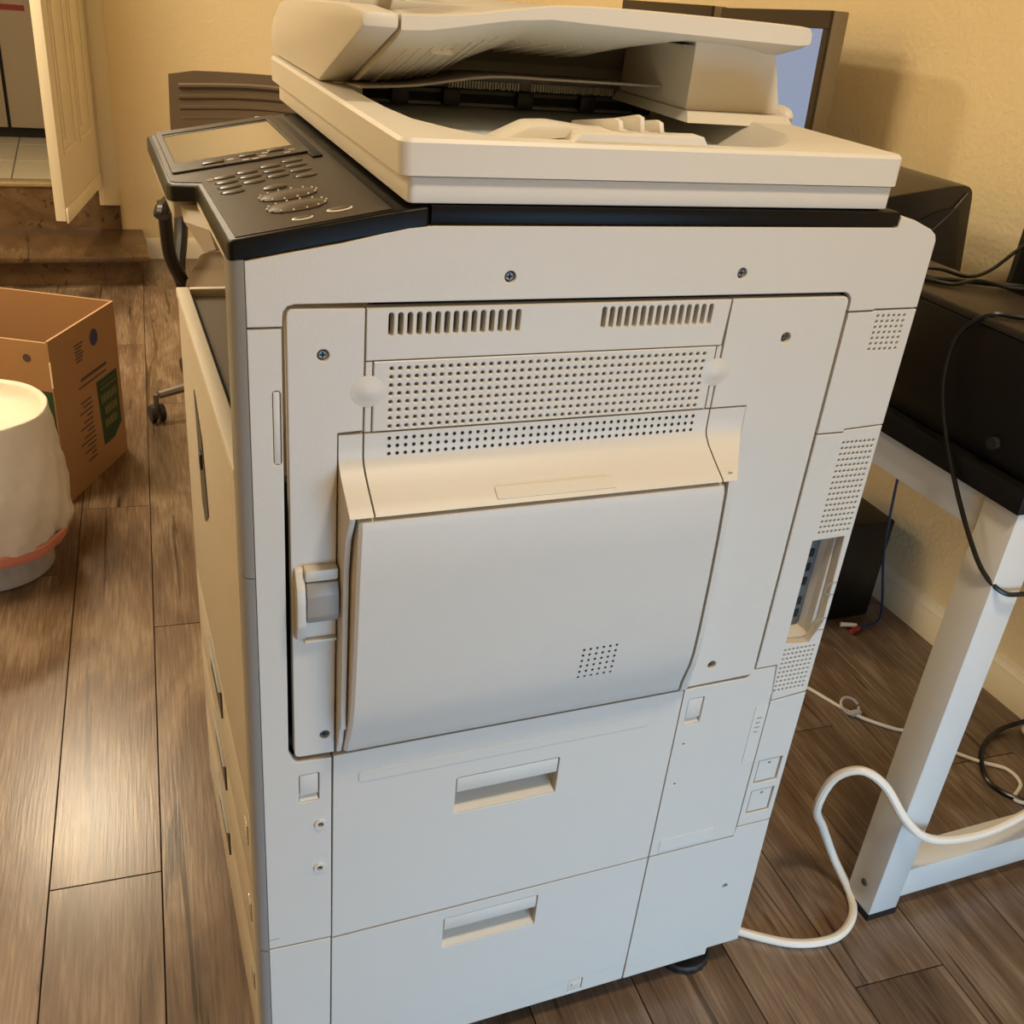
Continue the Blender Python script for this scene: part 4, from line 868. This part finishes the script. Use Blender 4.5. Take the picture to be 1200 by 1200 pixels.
for i in range(13):
    z = 0.225-i*0.0135; x0 = 0.165-(0.018+0.055*((i*0.37) % 1.0)) - (0.03 if i == 0 else 0); q4(bm, x0, 0.172+.003*math.sin(i), z, z+0.0045, -0.0009)
q4(bm, 0.130, 0.270, 0.282, 0.290, -0.0009); q4(bm, 0.115, 0.265, 0.266, 0.2705, -0.0009)
for i in range(6): q4(bm, 0.115+0.004*(i % 2), 0.160-0.006*(i % 3), 0.378-i*0.0085, 0.382-i*0.0085, -0.0009)
bm_obj('small_print', bm, M['bprint'], bx, xf=BM)
decal('round_seal', [(0.218+0.021*math.cos(a), 0.372+0.022*math.sin(a)) for a in [2*PI*k/24 for k in range(24)]], M['purple'])
bm = bmesh.new(); q = [(-.0006, 0.03, 0.05), (-.0006, 0.03, 0.305), (-.0006, 0.003, 0.305), (-.0006, 0.003, 0.05)]; bm.faces.new([bm.verts.new(p) for p in q]); bm_obj('green_print_edge', bm, M['gprint'], bx, xf=BM)
bm = bmesh.new(); bm.faces.new([bm.verts.new((-.0006, 0.055+0.010*math.cos(a), 0.385+0.010*math.sin(a))) for a in [2*PI*k/16 for k in range(16)]]); bm_obj('round_stamp', bm, M['bprint'], bx, xf=BM)

# office chair
cx, cy = 0.350, 2.28
chr_ = thing('office_chair', 'dark mesh backed office chair with loop arms on casters behind copier', 'chair', (cx, cy, 0))
fa = math.atan2(-0.97, -0.26)
CM = Matrix.Translation((cx, cy, 0)) @ Matrix.Rotation(fa, 4, 'Z')    # local x forward
rings = []
for k in range(9):                                    # curved backrest, local y across
    y = -0.272+0.544*k/8; c = -0.235+0.05*(y/0.272)**2
    top = 0.945-0.004*(y/0.272)**2; e = 0.010 if k in (0, 8) else 0.0
    rings.append([(c-.020-.0, y, 0.52+e), (c-.006, y, 0.52+e), (c+0.010, y, 0.62), (c-.004, y, 0.80), (c-.022, y, top-e), (c-.036, y, top-e), (c-.018, y, 0.80), (c-.006, y, 0.62)])
loft('backrest', rings, M['cmesh'], chr_, xf=CM)
for i in range(5):
    pts = []
    for k in range(9):
        y = -0.245+0.49*k/8; c = -0.235+0.05*(y/0.272)**2; z = 0.905-i*0.03; pts.append((c-0.0085 if False else c-0.011, y, z+0.006*math.cos(y*9)))
    tube('back_rib', pts, 0.0075, M['cmesh'], chr_, per=2, xf=CM)
seat = rpoly([(-0.20, -0.205), (0.20, -0.195), (0.20, 0.195), (-0.20, 0.205)], 0.07)
prism('seat', seat, 'z', 0.385, 0.425, M['cmesh'], chr_, bev=.015, xf=CM)
tube('back_stem', [(-0.05, 0, 0.375), (-0.24, 0, 0.375), (-0.275, 0, 0.50), (-0.26, 0, 0.66)], 0.018, M['cframe'], chr_, xf=CM)
for s_ in (-1, 1):
    tube('arm', [(0.14, 0.250*s_, 0.600), (0.12, 0.250*s_, 0.612), (-0.02, 0.250*s_, 0.612), (-0.13, 0.250*s_, 0.606), (-0.16, 0.250*s_, 0.58), (-0.12, 0.250*s_, 0.48), (-0.05, 0.250*s_, 0.40), (0.02, 0.225*s_, 0.372)], 0.021, M['cframe'], chr_, xf=CM, seg=10)
    tube('arm_strut', [(0.09, 0.250*s_, 0.630), (0.085, 0.250*s_, 0.56), (0.05, 0.250*s_, 0.46), (0.02, 0.225*s_, 0.38)], 0.019, M['cframe'], chr_, xf=CM, seg=10)
    tube('arm_bracket', [(0.02, 0.225*s_, 0.372), (0.0, 0.1*s_, 0.370), (0.0, 0.0, 0.372)], 0.014, M['cframe'], chr_, xf=CM)
lathe('gas_column', [(0.028, 0.11), (0.028, 0.28), (0.016, 0.28), (0.016, 0.385)], (cx, cy, 0), M['cframe'], chr_, seg=20)
a0 = math.atan2(2.139-cy, 0.030-cx)-0.10
for k in range(5):
    a = a0+k*2*PI/5; ux, uy = math.cos(a), math.sin(a)
    tube('base_spoke', [(cx+ux*.02, cy+uy*.02, 0.112), (cx+ux*.18, cy+uy*.18, 0.100), (cx+ux*.34, cy+uy*.34, 0.082)], lambda t: 0.020-0.008*t, M['csilver'], chr_, per=4)
    ex, ey = cx+ux*.35, cy+uy*.35
    st = lathe('caster_stem', [(0.008, 0.035), (0.008, 0.085)], (ex, ey, 0), M['csilver'], chr_, seg=12)
    for s_ in (-1, 1):
        mt = Matrix.Translation((ex, ey, 0.0265)) @ Matrix.Rotation(0.25, 4, 'Z') @ Matrix.Translation((0.013*s_, 0, 0)) @ Matrix.Rotation(PI/2, 4, 'Y')
        bm = bmesh.new(); bmesh.ops.create_cone(bm, cap_ends=True, segments=20, radius1=0.0262, radius2=0.0262, depth=0.016); bmesh.ops.bevel(bm, geom=list(bm.edges), offset=.002, segments=1, affect='EDGES')
        bm_obj('caster_wheel', bm, M['cframe'], st, xf=mt)
